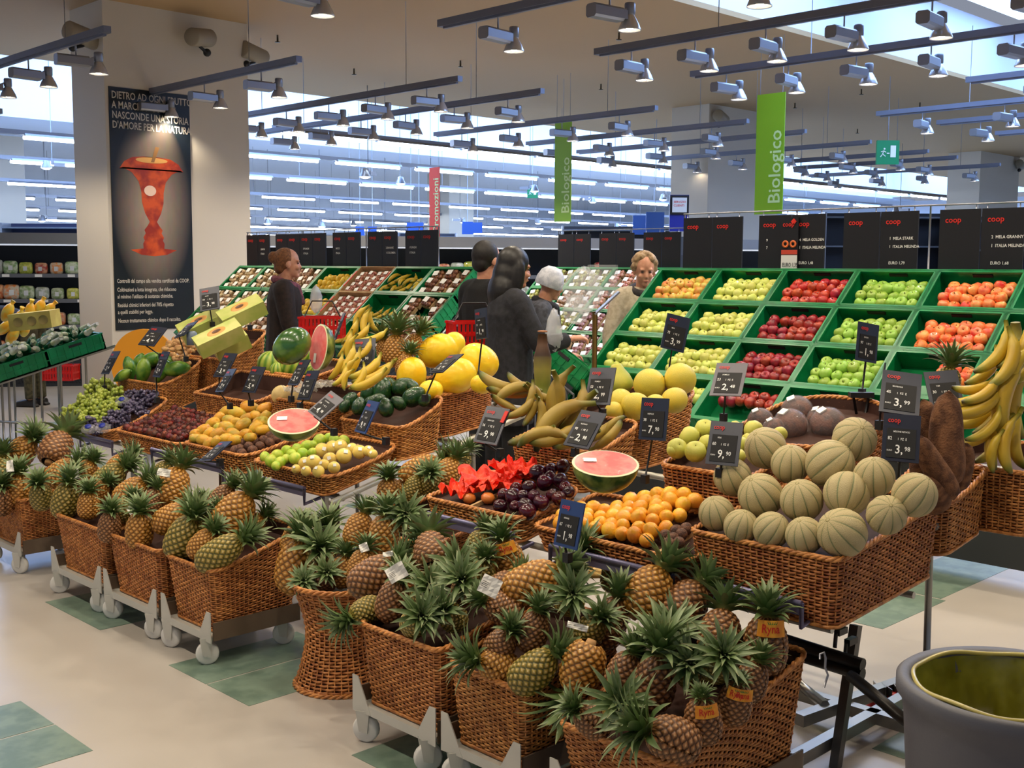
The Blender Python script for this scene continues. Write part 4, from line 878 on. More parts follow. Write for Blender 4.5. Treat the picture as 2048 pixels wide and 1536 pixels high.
for a in [(1297, 1183, 92, 55, -12, 'gold', W+', topmost', (2.72, .62, .3), .98, 1.2), (1372, 1208, 88, 50, -12, 'brown', W+', second from top', (2.8, .6, .3), .95, 1.1), (1221, 1243, 70, 75, 5, 'brown', W+', left of the topmost', (2.56, .5, .4), 1.2, 1), (1163, 1338, 88, 250, 0, 'gold', W+', hanging crown down on the left', (2.4, .44, .4), 1, 1.3), (1250, 1347, 76, 70, 10, 'brown', W+', dark pair left', (2.45, .46, .4), 1, .9), (1310, 1362, 88, 82, 12, 'brown', W+', dark pair right', (2.45, .45, .4), 1.1, 1.3),
          (1440, 1267, 86, 75, -25, 'brown', W+', right of the star crown', (2.68, .52, .4), .95, 1), (1344, 1478, 94, 155, 10, 'brown', W+', lowest at the front', (2.32, .38, .4), .95, 1.4), (1184, 1440, 70, 140, 10, 'brown', W+', grey-brown low left', (2.33, .39, .4), .9, 1.1), (1502, 1362, 54, 70, 0, 'brown', W+', small at the right rim', (2.66, .46, .4), 1, .8), (1240, 1415, 50, 100, 60, 'green', W+', bright green crown at the front', (2.30, .42, .3), .8, 1.5),
          (1345, 1275, 50, 90, 50, 'green', W+', starry crown in the centre', (2.55, .52, .4), .8, 1.4), (1435, 1330, 50, 80, 50, 'green', W+', dark star crown on the right', (2.5, .50, .4), .8, 1.6), (1385, 1345, 46, 110, 50, 'green', W+', crown beside the dark star', (2.48, .46, .4), .8, 1.3), (1230, 1150, 44, 80, 10, 'green', W+', rear left crown', (2.9, .56, .3), 1, 1.2), (1180, 1262, 44, 60, 30, 'green', W+', crown in the gap on the left', (2.45, .48, .4), 1, 1.2)]: pine(*a)
pine(1531, 1288, 90, 88, 5, 'brown', W+', upright with orange collar at the right', (2.78, .52, .3), 1.08, .9, tagged=.0)
pine(1406, 1440, 78, 95, 10, 'brown', W+', low with yellow collar', (2.45, .42, .4), 1, .6, tagged=.1)
pine(1470, 1405, 60, 80, 10, 'brown', W+', beside the low collared one', (2.52, .42, .4), 1, .5, tagged=-.2)
pine(1375, 1165, 50, 110, 5, 'brown', W+', behind the topmost with a pink and orange collar', (2.9, .6, .3), 1, 1.2, tagged=.4)
# white paper slips among the fruit
def slip(x, y, D, w, h, ang, label):
    d = direction(ang, 20); R = basis(-FW+.3*UP, math.radians(ang)); n = 5
    V = np.array([[(i/(n-1)-.5)*w, (j/(n-1)-.5)*h, .006*math.sin(i*1.3+j)] for i in range(n) for j in range(n)]).reshape(n, n, 3)
    mb = MB().grid(V, smooth=False).grid(V+[0, 0, -.0008], smooth=False); o = mb.build('paper_slip', mat('slip_white', (226, 224, 216), .6)); put(o, onD(x, y, D), R); tag(o, label, 'paper slip', 'white slips among the pineapples')
    if w > .045: 
        k = MB()
        for q in range(4): k.box((-.25*w+.0, (.1-.09*q)*h, .009), (w*.3, h*.03, .0004))
        k.build('printed_lines', M_blk, o)
for a in [(793, 1145, 3.55, .06, .05, 30, 'white printed slip on the large reclining pineapple'), (980, 1172, 3.35, .06, .055, -25, 'white printed slip between crowns of the second near basket'), (728, 1095, 3.95, .03, .03, 20, 'crumpled white slip at the left of the first near basket'), (776, 1108, 3.9, .035, .018, 10, 'small white slip under the yellow pineapple'),
          (1155, 1253, 3.25, .06, .018, -15, 'long white slip beside the star crown'), (20, 932, 5.85, .035, .06, 10, 'white slip in the leftmost basket'), (152, 948, 5.6, .03, .05, 10, 'white slip in the second basket'), (262, 1020, 5.2, .03, .04, 40, 'white slip in the third basket'), (328, 945, 5.2, .06, .035, -10, 'white slip behind the standing pineapple')]: slip(*a)
# ------------------------------------------------------------------ fruit on the islands
def fruit(key, make, x, y, rpx, r0, plane, label, cat, group, ax=None, tw=0., sc=(1, 1, 1)):
    p = onP(x, y, *plane) if len(plane) == 3 else onD(x, y, plane[0]); D = depth(p); s = rpx*D/F_PX/r0
    a = basis(ax if ax is not None else nrm(RS.uniform(-1, 1, 3)+[0, 0, .6]), tw or RS.uniform(0, 6))
    return inst(key, make, p, a, (s*sc[0], s*sc[1], s*sc[2]), label, cat, group)
def ell(r, el, k=12, p=1.): t = np.linspace(0, PI, k); return [(r*math.sin(a)**p, -math.cos(a)*r*el) for a in t]
# cantaloupes
def mk_canta():
    t = np.linspace(0, PI, 22); pr = [(.07*math.sin(a), -math.cos(a)*.07) for a in t]
    m = mat('cantaloupe', (196, 184, 138), .6, (226, 216, 196), 9, attr='t', stops=[(0, (206, 192, 146)), (.72, (200, 186, 138)), (.93, (150, 156, 112)), (1, (112, 128, 84))], bump=.9, bscale=420)
    o = MB().lathe(pr, 100, ribs=10, rib=.045).build('cantaloupe_melon', m)
    MB().lathe([(0, .068), (.007, .0705), (.008, .067)], 8).build('stem_scar', mat('scar', (150, 140, 90), .8), o); return o
CT = [(1531, 896, 42, 130), (1581, 928, 39, 95), (1660, 928, 49, 45), (1709, 878, 44, 80), (1465, 954, 38, 120), (1521, 991, 45, 125), (1603, 1001, 43, 110), (1693, 988, 46, 250), (1748, 954, 41, 100), (1829, 990, 45, 60), (1773, 1030, 40, 95), (1433, 1027, 36, 110), (1482, 1053, 35, 80), (1543, 1060, 37, 60), (1609, 1071, 38, 115), (1684, 1066, 50, 140)]
for i, (x, y, r, a) in enumerate(CT):
    row = 'top' if y < 935 else 'middle' if y < 1012 else 'bottom'
    fruit('canta', mk_canta, x, y, r, .07, (2.98, .865, .72), f'netted cantaloupe melon in the {row} layer, {ORD[sorted([c[0] for c in CT if (c[1] < 935) == (y < 935) and (c[1] < 1012) == (y < 1012)]).index(x)]} from the left', 'melon', 'cantaloupes in the large basket', ax=direction(a, 25 if i not in (3, 10) else 55))
# yellow canary melons
def mk_canary():
    o = lathe_fruit('canary_melon', ell(.08, 1.22, 16, .9), mat('canary_skin', (254, 216, 40), .38, (250, 200, 26), 14, bump=.5, bscale=45, coat=.1), 40, ribs=12, rib=.012, a=np.zeros(16)); return o
for i, (x, y, r, a, e) in enumerate([(876, 702, 34, 20, 1), (823, 750, 30, 80, 1), (910, 752, 36, 15, 1), (958, 722, 34, -30, 1), (905, 692, 24, 60, .8), (862, 780, 20, 0, .8), (965, 768, 20, 0, .8)]):
    nm = ['balanced on top of the heap', 'at the left of the heap', 'in the front centre, under the tilted sign', 'long one at the right', 'peeping out behind the top one', 'small low one at the front', 'low one at the right rim'][i]
    fruit('canary', mk_canary, x, y, r, .08, (3.62, 1.06, .30), 'yellow canary melon '+nm, 'melon', 'yellow canary melons', ax=direction(a, 10))
def mk_avo(): return lathe_fruit('avocado', [(r*(1-.18*(z/.07)), z) for r, z in ell(.045, 1.35, 12)], mat('avocado_skin', (22, 58, 26), .25, (40, 84, 34), 40, bump=.5, bscale=160, coat=.35, lo=.45, hi=.8), 20)
AV = [(766, 781, 21), (807, 773, 19), (828, 793, 20), (736, 788, 16), (700, 802, 16), (718, 812, 15), (772, 815, 16), (797, 806, 14), (825, 772, 12), (782, 768, 12), (745, 803, 13), (690, 812, 12), (850, 800, 12), (755, 800, 14)]
for i, (x, y, r) in enumerate(AV): fruit('avo', mk_avo, x, y, r, .047, (3.25, .94, .35), f'dark green avocado, {ORD[sorted(a[0] for a in AV).index(x)]} from the left in its basket', 'avocado', 'avocados', ax=direction(RS.uniform(20, 160), RS.uniform(-20, 30)))
def mk_plum():
    o = lathe_fruit('plum', [(0, -.030), (.014, -.032), (.028, -.018), (.033, .002), (.029, .019), (.014, .029), (.005, .026), (0, .021)], mat('plum_skin', (44, 8, 22), .22, (92, 14, 30), 16, coat=.3, var=.2, lo=.4, hi=.75), 18, stem=(.02, .03)); return o
for x, y, r in [(1076, 946, 18), (1102, 938, 13), (1126, 933, 15), (1090, 965, 17), (1121, 961, 16), (1058, 975, 15), (1032, 977, 13), (1007, 990, 14), (1027, 994, 18), (1068, 992, 13), (1105, 990, 13), (1118, 997, 15), (1137, 984, 13), (1082, 1006, 17), (1050, 1011, 16), (1000, 1013, 15), (1055, 1024, 18), (1100, 955, 14), (1046, 992, 13), (1130, 975, 13), (1030, 1013, 12)]:
    fruit('plum', mk_plum, x, y, r, .033, (2.86, .735, .45), 'dark purple plum beside the red tissue', 'plum', 'dark purple plums')
def mk_pers(): return lathe_fruit('persimmon', [(0, -.025), (.02, -.025), (.034, -.008), (.034, .008), (.022, .022), (0, .024)], mat('persimmon_skin', (226, 130, 56), .3, (206, 100, 60), 12, coat=.2), 16)
for i, (x, y) in enumerate(((938, 996), (976, 996))): fruit('pers', mk_pers, x, y, 14, .034, (2.86, .725, .3), 'orange persimmon on red tissue, '+('left one' if i == 0 else 'right one'), 'persimmon', 'persimmons', ax=(0, -.2, 1))
# red tissue paper
def tissue(seed, w=.16):
    rs = np.random.RandomState(seed); n = 18; u = np.linspace(-1, 1, n); P = np.zeros((n, n, 3))
    for i in range(n):
        for j in range(n):
            P[i, j] = (u[i]*w*.5, u[j]*w*.5, .022*abs(math.sin(3.1*u[i]+seed)*math.cos(4*u[j]+seed*2))+.022*(max(abs(u[i]), abs(u[j]))**3)*(.5+.5*math.sin(9*math.atan2(u[j], u[i])+seed))+rs.uniform(0, .010))
    return MB().grid(P, smooth=False).grid(P[:, ::-1]-[0, 0, .001], smooth=False)
for k, (x, y, w_) in enumerate([(925, 985, .13), (970, 965, .19), (1000, 975, .13), (1022, 950, .15), (1045, 945, .12), (960, 985, .1)]):
    o = tissue(k+1, w_).build('tissue_paper', mat('tissue_red', (238, 44, 16), .5, (250, 74, 30), 20), None, onP(x, y, 2.86, .725, .3)); o.rotation_euler = (RS.uniform(-.3, .3), RS.uniform(-.3, .3), k)
    tag(o, f'crumpled bright red tissue paper, {ORD[k]} piece in the plum basket', 'tissue paper', 'red tissue paper')
# loquats
mk_loq = citrus('loquat', (246, 186, 50), (238, 158, 44), .026, 1.08)
pts = []
for i in range(7):
    for j in range(10):
        X = 2.86+i*.043; Y = 2.16+.10*(0)+j*.055+.02*(i % 2)
        if Y < 2.25 - 0 or Y > 2.70 or (X > 3.0 and Y > 2.55): continue
        p = (X+RS.uniform(-.006, .006), Y+RS.uniform(-.006, .006), .70+(X-2.84)*.24+.012+.03*math.exp(-((Y-2.35)/.12)**2)*(X-2.8)*4+RS.uniform(-.004, .012))
        pts.append(p)
for p in pts: inst('loquat', mk_loq, p, basis(nrm(RS.uniform(-1, 1, 3)+[-.3, -.3, .5])), RS.uniform(.92, 1.12), 'small orange loquat between plums and cantaloupes', 'loquat', 'orange loquats')
mk_rough = lambda: lathe_fruit('rough_brown_fruit', ell(.026, 1.1, 10), mat('lychee_skin', (120, 78, 54), .6, (74, 44, 34), 60, bump=1.2, bscale=260), 14)
for x, y in [(1330, 1072), (1345, 1078), (1362, 1070), (1352, 1062), (1338, 1088), (1358, 1086), (1372, 1058)]:
    fruit('rough', mk_rough, x, y, 13, .026, (2.84, .715, .24), 'small rough brown fruit beside the loquats', 'brown fruit', 'brown fruit in the loquat basket')
for x, y in [(488, 885), (498, 893), (510, 883), (520, 892), (480, 897), (505, 900), (528, 880), (538, 872), (516, 872), (545, 862), (530, 864), (552, 878), (492, 872), (484, 906), (470, 900), (540, 885)]:
    fruit('rough', mk_rough, x, y, 9.5, .026, (2.83, .72, .25), 'small rough brown fruit beside the prickly pears', 'brown fruit', 'brown fruit beside the prickly pears')
# pomelos
mk_pom = lambda: lathe_fruit('pomelo', [(r*(1-.10*(z/.09)), z*1.0) for r, z in ell(.085, 1.03, 16)], mat('pomelo_skin', (224, 196, 60), .42, (206, 190, 66), 8, bump=.5, bscale=350), 28)
mk_pomp = lambda: lathe_fruit('pomelo', [(0, -.075), (.05, -.066), (.078, -.03), (.08, .0), (.066, .036), (.042, .07), (.032, .09), (.026, .10), (0, .094)], mat('pomelo_skin_green', (196, 190, 70), .42, (160, 170, 60), 6, bump=.5, bscale=350), 28)
PP = (3.66, 1.05, .28)
fruit('pomp', mk_pomp, 1237, 764, 29, .08, PP, 'pear-shaped greenish pomelo with a knobbly neck, left of the heap', 'pomelo', 'pomelos in the tall basket', ax=direction(97, 0))
for i, (x, y, r) in enumerate([(1299, 768, 32), (1360, 757, 32), (1242, 803, 26), (1271, 812, 28), (1350, 800, 26), (1228, 822, 19), (1310, 812, 24)]):
    fruit('pom', mk_pom, x, y, r, .085, PP, 'big yellow pomelo '+['on top in the centre', 'on top at the right', 'low at the left', 'low in the centre', 'low at the right', 'at the left rim', 'half behind the tall black sign'][i]+' of the tall basket', 'pomelo', 'pomelos in the tall basket')
mk_sp = lambda: lathe_fruit('green_pomelo', [(0, -.05), (.03, -.05), (.053, -.03), (.06, 0), (.052, .03), (.03, .047), (.01, .047), (0, .042)], mat('pale_green_skin', (214, 206, 96), .38, (196, 196, 84), 8, bump=.4, bscale=350), 22, stem=(.04, .05))
SP = [(1379, 874, 22), (1410, 858, 21), (1354, 897, 21), (1391, 903, 22), (1415, 886, 18), (1436, 868, 18), (1471, 856, 15), (1507, 860, 20), (1480, 890, 18), (1477, 912, 15), (1345, 902, 12), (1495, 880, 14), (1440, 900, 18), (1560, 868, 15)]
for x, y, r in SP: fruit('spom', mk_sp, x, y, r, .06, (3.26, .965, .3), f'pale yellow-green pomelo in the small basket, {ORD[sorted(a[0] for a in SP).index(x)]} from the left', 'pomelo', 'small pale pomelos')
# wrapped coconuts
def wrapped(key, core_m, film_rgb, r, name, el=1.):
    def f():
        o = MB().lathe(ell(r, el, 12), 20).build(name, core_m)
        MB().lathe([(a*1.05+.001, b*1.05) for a, b in ell(r, el, 12)], 20).build('cling_film', glass('film', film_rgb, .10), o)
        MB().plate([(-.25*r, -.25*r, r*el*1.0), (.25*r, -.25*r, r*el*1.0), (.25*r, .25*r, r*el), (-.25*r, .25*r, r*el)], r*.08, (0, 0, 1)).build('round_sticker', mat('sticker_white', (240, 240, 236), .4), o)
        return o
    return f
for i, (x, y, r) in enumerate([(1594, 823, 33), (1580, 852, 36), (1656, 849, 36), (1521, 842, 27), (1640, 838, 26), (1548, 858, 24)]):
    fruit('coco', wrapped('coco', mat('coconut_husk', (112, 60, 34), .6, (70, 36, 22), 30, bump=1, bscale=150), (240, 240, 245), .06, 'wrapped_coconut'), x, y, r, .063, (3.62, .99, .12), f'brown coconut wrapped in shiny film, {["topmost", "front centre", "front right", "far left", "behind the right one", "front left"][i]} in the round basket', 'coconut', 'wrapped coconuts', ax=direction(120, 20))
# yams
def mk_yam():
    n = 14; v = np.linspace(0, 1, n); r = .05*np.clip(1-np.abs(2*v-1)**3.2, 0, 1)**.5*(1.1-.25*v); r[0] = r[-1] = .004
    return MB().tube(np.stack([.012*np.sin(v*3), .008*np.cos(v*4), (v-.5)*.26], 1), r, n=20).build('yam', mat('yam_skin', (136, 92, 60), .9, (92, 58, 38), 26, bump=1.2, bscale=200))
for x, y, D, w_, L, a, nm in [(1901, 880, 3.62, 70, 196, 93, 'largest, standing upright'), (1854, 862, 3.72, 50, 130, 100, 'standing behind the lower price sign'), (1872, 935, 3.55, 50, 150, 118, 'leaning to the left'), (1845, 945, 3.62, 40, 100, 100, 'short one at the left'), (1925, 935, 3.68, 44, 100, 85, 'short one at the right rim'), (1862, 990, 3.55, 60, 90, 130, 'low at the front')]:
    s = w_*D/F_PX/.10; inst('yam', mk_yam, onD(x, y, D), basis(direction(a, 5), x), (s, s, L*D/F_PX/.26), 'brown hairy yam root, '+nm, 'yam', 'yam roots')
# prickly pears
mk_pp = lambda: lathe_fruit('prickly_pear', [(0, -.040), (.016, -.038), (.028, -.02), (.031, .0), (.028, .02), (.02, .038), (.014, .041), (0, .036)], mat('prickly_skin', (226, 166, 44), .42, (176, 168, 62), 14, var=.12, bump=.5, bscale=120, coat=.1, lo=.45, hi=.7), 16)
for x, y, r in [(452, 824, 13), (474, 827, 15), (498, 815, 15), (529, 818, 14), (458, 841, 13), (492, 838, 12), (511, 832, 12), (425, 848, 14), (437, 838, 12), (486, 850, 14), (454, 855, 14), (520, 846, 15), (406, 862, 14), (435, 869, 14), (467, 868, 13), (491, 868, 12), (511, 857, 14), (406, 880, 13), (453, 877, 12), (391, 877, 11), (417, 887, 11), (418, 868, 12), (474, 846, 12), (530, 835, 12), (440, 855, 11), (470, 880, 12), (500, 875, 11), (390, 868, 11), (432, 884, 11), (525, 860, 12)]:
    fruit('pp', mk_pp, x, y, r, .034, (2.86, .745, .36), 'yellow-orange prickly pear beside the cut watermelon', 'prickly pear', 'prickly pears', ax=direction(RS.uniform(-30, 60), RS.uniform(-30, 40)))
mk_lime = citrus('lime', (150, 186, 44), (196, 204, 70), .03, 1.08)
for x, y, r in [(530, 914, 11), (555, 912, 14), (574, 903, 13), (542, 922, 13), (560, 925, 12), (595, 899, 12), (615, 892, 13), (639, 882, 14), (658, 876, 11), (669, 881, 12), (688, 882, 12), (590, 917, 13), (606, 907, 12), (583, 908, 11), (625, 905, 10), (572, 918, 10), (625, 890, 10), (552, 932, 10)]:
    fruit('lime', mk_lime, x, y, r, .031, (2.86, .745, .3), 'green lime in the divided citrus basket', 'lime', 'green limes')
for x, y, r in [(644, 900, 15), (665, 895, 15), (681, 893, 15), (688, 912, 17), (660, 919, 15), (627, 925, 17), (610, 927, 14), (719, 904, 15), (704, 897, 12), (668, 935, 13), (637, 943, 13), (612, 942, 11), (592, 938, 10), (737, 902, 12), (746, 908, 10), (648, 930, 12)]:
    fruit('gf', wrapped('gf', mat('grapefruit_skin', (246, 216, 76), .4, (236, 200, 60), 8), (250, 246, 225), .04, 'wrapped_grapefruit', .95), x, y, r, .042, (2.90, .755, .3), 'film-wrapped pale grapefruit in the citrus basket', 'grapefruit', 'film-wrapped grapefruit', ax=nrm(-FW+UP*RS.uniform(.2, 1)+RT*RS.uniform(-.6, .6)))
# half watermelons
def halfmelon(p, wr, ax, label, flat=.8, len_=1., thick=.9, film=True):
    o = MB().lathe([(.115*math.sin(a), -.115*math.cos(a)*thick) for a in np.linspace(0, PI/2, 10)], 56, sx=len_).build('watermelon_half', mat('watermelon_rind', (36, 74, 26), .3, (150, 160, 74), 11, coat=.3, lo=.44, hi=.62))
    MB().lathe([(.115, 0), (.113, .001), (.107, .0022)], 56, sx=len_).build('white_rind', mat('melon_white', (232, 228, 176), .4), o)
    MB().lathe([(.107, .0022), (.08, .003), (0, .003)], 56, sx=len_).build('flesh', mat('melon_flesh', (232, 66, 58), .3, (240, 112, 98), 20, coat=.2), o)
    if film: MB().lathe([(.1165, .001), (.09, .006), (0, .006)], 56, sx=len_).build('cling_film', glass('film', (240, 240, 245), .14), o)
    k = MB().plate([(-.075*len_, .0, .0075), (-.03*len_, 0, .0075), (-.03*len_, .03, .0075), (-.075*len_, .03, .0075)], .001, (0, 0, 1)); k.build('price_sticker', mat('sticker_white', (240, 240, 236), .4), o)
    put(o, p, ax, wr); return tag(o, label, 'watermelon', 'cut watermelons')
def hm_R(nrm_, along): z = nrm(nrm_); x = nrm(np.array(along)-z*(np.array(along)@z)); return np.stack([x, np.cross(z, x), z], 1)
p = onD(588, 842, 4.75); halfmelon(p, 52*4.75/F_PX/.115/1.05, hm_R(np.array([-.25, -.32, .92]), RT+UP*.25), 'cut watermelon half, red face up, above the prickly pears and limes', len_=1.05, thick=.75)
p = onD(1211, 927, 3.62); halfmelon(p, 66*3.62/F_PX/.115/1.1, hm_R(np.array([-.18, -.22, .95]), RT+UP*.05), 'cut watermelon half, red face up, between the plums and loquats', len_=1.12, thick=1.0)
p = onD(637, 695, 5.75); halfmelon(p, .9, hm_R(-RT*.80-FW*.55+UP*.1, UP+RT*.12), 'wrapped watermelon half standing on edge, red face to the left', len_=1.15, thick=.75)
def mk_wm(): return lathe_fruit('watermelon', ell(.11, 1.25, 16), mat('watermelon_green', (40, 84, 30), .25, (96, 130, 50), 8, coat=.6), 32)
fruit('wm', mk_wm, 584, 692, 34, .11, (5.7,), 'dark green watermelon wrapped in film, lying tilted in its basket', 'watermelon', 'watermelons', ax=direction(42, 0))
def mk_swm(): return lathe_fruit('striped_melon', ell(.08, 1.0, 14), mat('striped_skin', (80, 130, 40), .4, (200, 206, 130), 20, attr='t', stops=[(0, (196, 204, 96)), (.5, (128, 170, 56)), (1, (60, 112, 34))]), 60, ribs=11, rib=.02)
for i, (x, y, r, a) in enumerate([(540, 728, 26, 80), (583, 732, 26, 70), (612, 712, 18, 60), (556, 740, 16, 90), (612, 738, 17, 30)]): fruit('swm', mk_swm, x, y, r, .08, (3.6, 1.03, .3), f'small green-and-yellow striped melon, {ORD[i]} in front of the wrapped watermelon', 'melon', 'striped melons', ax=direction(a, 10))
mk_pale = lambda: lathe_fruit('pale_melon', ell(.065, 1.05, 12), mat('pale_melon_skin', (226, 200, 134), .5, (214, 184, 120), 14, bump=.4), 24)
fruit('pale', mk_pale, 562, 790, 19, .065, (3.3, .96, .3), 'pale cream melon in clear plastic wrap behind the cut watermelon', 'melon', 'pale melon', ax=direction(60, 0))
fruit('pale', mk_pale, 604, 792, 19, .065, (3.32, .96, .3), 'second pale melon under the film, right of the first', 'melon', 'pale melon', ax=direction(30, 0))
for k, (x, y, w_) in enumerate([(640, 775, .17), (600, 785, .13)]):
    o = tissue(k+11, w_).build('plastic_wrap', glass('film_loose', (225, 220, 210), .35), None, onP(x, y, 3.32, 1.0, .3)); tag(o, f'loose clear plastic wrap {["right of", "over"][k]} the pale melons', 'plastic wrap', 'plastic wrap')
# papayas and mangoes
def mk_papaya():
    n = 14; v = np.linspace(0, 1, n); r = .042*np.sin(PI*np.clip(v, .02, .98))**.6*(.75+.45*v)
    return MB().tube(np.stack([0*v, .006*np.sin(v*3), (v-.5)*.17], 1), r, n=18).build('papaya', mat('papaya_skin', (56, 110, 30), .4, (130, 160, 50), 14, coat=.15))
for i, (x, y, r, a, nm) in enumerate([(258, 738, 12, 100, 'upright dark green at the left'), (285, 744, 14, 80, 'round light green in front'), (298, 720, 14, 20, 'yellow-green lying at the back'), (340, 722, 13, 160, 'lying at the right back'), (350, 740, 15, 10, 'right by the rim'), (245, 752, 10, 30, 'low at the left rim'), (276, 725, 10, 60, 'small at the back'), (325, 745, 12, 60, 'behind the sign')]):
    fruit('papaya', mk_papaya, x, y, r, .04, (3.28, .96, .3), 'green papaya, '+nm, 'papaya', 'green papayas', ax=direction(a, 5))
def mk_ginger():
    mb = MB(); rs = np.random.RandomState(3)
    for k in range(6): a = rs.uniform(-1, 1, 3); mb.ball(a*.02, (.016, .014, .02), n=9, k=7, R=basis(nrm(a)))
    return mb.build('ginger_root', mat('ginger_skin', (196, 156, 100), .7, (170, 122, 76), 25, bump=.5))
for x, y in [(340, 690), (352, 700), (348, 714), (366, 696), (362, 680), (375, 708), (346, 684), (358, 722), (372, 725), (380, 695), (368, 714), (333, 700), (355, 690), (378, 680)]:
    fruit('ginger', mk_ginger, x, y, 9.5, .03, (3.58, 1.08, .35), 'knobbly pale ginger root heaped left of the papaya cartons', 'ginger', 'ginger roots')
tag(MB().lathe([(0, 0), (.03, 0), (.03, .07), (.02, .08), (0, .08)], 14).build('jar', mat('jar_blue', (120, 134, 150), .2), None, onD(384, 690, 6.6)), 'small grey-blue jar beside the ginger and cartons', 'jar')
# papaya cartons
def carton(x, y, D, L, W_, H_, R, label):
    o = MB().box((0, 0, 0), (L, W_, H_)).build('papaya_carton', mat('carton_green', (176, 190, 96), .35, (206, 206, 128), 7, coat=.4)); put(o, onD(x, y, D), R); tag(o, label, 'carton', 'papaya cartons')
    g = MB()
    g.lathe([(.001, 0), (.001, .0015), (.034, .0015), (.036, 0)], 20, c=(0, 0, H_/2), sx=1.5); g.build('fruit_picture', mat('carton_orange2', (214, 156, 84), .4), o)
    g = MB().lathe([(.001, 0), (.001, .003), (.015, .003)], 16, c=(0, 0, H_/2), sx=1.7); g.build('seed_picture', mat('seed_brown', (104, 72, 52), .5), o)
Rb = hm_R(np.array([-.50, -.25, .82]), RT*.75+UP*.85)
carton(438, 676, 6.3, .26, .11, .09, Rb, 'green papaya carton with a printed cut fruit, front one'); carton(402, 652, 6.8, .26, .12, .09, Rb, 'green papaya carton at the back left'); carton(484, 626, 6.6, .26, .12, .09, Rb, 'green papaya carton at the back right'); carton(462, 690, 6.5, .2, .10, .09, Rb, 'green papaya carton sunk low in the basket')
# grapes: bunches
def mk_grapes(col, seed, bloom=False):
    def f():
        rs = np.random.RandomState(seed); mb = MB()
        for k in range(60):
            f_ = k/60; a = rs.uniform(0, 2*PI); r = .038*math.sqrt(rs.uniform(.1, 1))*(1-f_*.6); mb.ball((r*math.cos(a), r*math.sin(a), -.06+.12*f_), rs.uniform(.0085, .011), n=8, k=6)
        return mb.build('grape_bunch', mat('grape_'+col, *( ((128, 146, 44), .3, (164, 174, 72), 40) if col == 'green' else ((40, 34, 60), .4, (96, 88, 116), 40)), coat=.2))
    return f
GG = [(210, 792), (190, 800), (222, 808), (170, 812), (200, 818), (228, 790), (150, 818), (180, 830), (155, 832), (205, 832), (135, 835), (178, 795), (195, 780), (220, 775), (145, 845), (168, 843), (192, 842), (215, 822)]
for k, (x, y) in enumerate(GG): fruit(('gg', k % 3), mk_grapes('green', k), x, y, 22, .05, (2.84, .73, .42), f'bunch of green grapes, {ORD[k]} in the heap at the far left', 'grapes', 'green grape bunches', ax=direction(RS.uniform(0, 180), RS.uniform(-30, 60)))
for k, (x, y) in enumerate([(255, 790), (275, 800), (240, 805), (262, 815), (285, 790), (298, 802), (210, 835), (235, 830), (225, 845), (205, 852), (250, 835), (275, 820), (190, 850)]):
    fruit(('gb', k % 3), mk_grapes('dark', k+9), x, y, 19, .05, (2.84, .72, .34), f'bunch of dark blue grapes in film, {ORD[k]} beside the green grapes', 'grapes', 'dark grape bunches', ax=direction(RS.uniform(0, 180), RS.uniform(-30, 60)))
for k, (x, y) in enumerate([(245, 803), (206, 856), (178, 858)]):
    o = MB().ball((0, 0, 0), (.045, .035, .022), n=12, k=8).build('fruit_bag', glass('film', (240, 240, 245), .14)); put(o, onP(x, y, 2.84, .755, .34), basis(-FW+UP)); tag(o, f'clear grape bag with blue round label, {["upper", "front", "front left"][k]}', 'bag', 'grape bags')
    MB().lathe([(0, .023), (.018, .0225), (.018, .021)], 16).build('blue_label', mat('label_blue', (28, 44, 140), .4), o)
# hairy red fruit
def mk_ramb():
    mb = MB().ball((0, 0, 0), (.018, .018, .021), n=10, k=8); rs = np.random.RandomState(5)
    for k in range(26): d = nrm(rs.normal(size=3)); mb.tube([d*.016, d*.026+rs.uniform(-.004, .004, 3), d*.03+rs.uniform(-.006, .006, 3)], [.0016, .001, .0004], m=1, n=4, caps=False)
    return mb.build('hairy_fruit', [mat('ramb_skin', (128, 40, 18), .5, (70, 24, 14), 30, var=.2), mat('ramb_hair', (66, 26, 14), .6)])
for i in range(8):
    for j in range(12):
        X = 2.84+i*.042; Y = 5.28+j*.052+.02*(i % 2)
        if Y < 5.89: inst('ramb', mk_ramb, (X, Y, .705+(X-2.82)*.24+RS.uniform(0, .015)), basis(nrm(RS.uniform(-1, 1, 3))), RS.uniform(.9, 1.2), 'dark red hairy fruit in the low basket', 'hairy fruit', 'dark red hairy fruits')
# bananas
def mk_banana(seed):
    def f():
        n = 12; v = np.linspace(0, 1, n); th = -.62+1.24*v; R_ = .145
        P = np.stack([R_*(1-np.cos(th))-.02, 0*v, R_*np.sin(th)], 1); P[0] += [.008, 0, -.012]
        r = .0175*np.clip(np.sin(PI*np.clip(v*.93+.055, 0, 1)), 0, 1)**.42; r[0] = .006; r[1] = .0075; r[-1] = .005
        mb = MB().tube(P, r, n=6, a=np.clip(np.abs(v-.45)*2.1-.12, .02, 1)); return mb.build('banana', mat('banana_skin', (232, 200, 60), .42, (216, 206, 170), 10, attr='t', stops=[(0, (226, 190, 52)), (.6, (214, 190, 66)), (.82, (158, 160, 56)), (1, (60, 46, 20))], var=.05))
    return f
def mk_plantain():
    o = mk_banana(0)(); o.name = 'plantain'; me = o.data.copy(); o.data = me; me.materials.clear()
    me.materials.append(mat('plantain_skin', (180, 160, 60), .5, (180, 168, 130), 12, attr='t', stops=[(0, (190, 164, 70)), (.5, (178, 150, 66)), (.8, (120, 128, 48)), (1, (44, 34, 20))])); return o
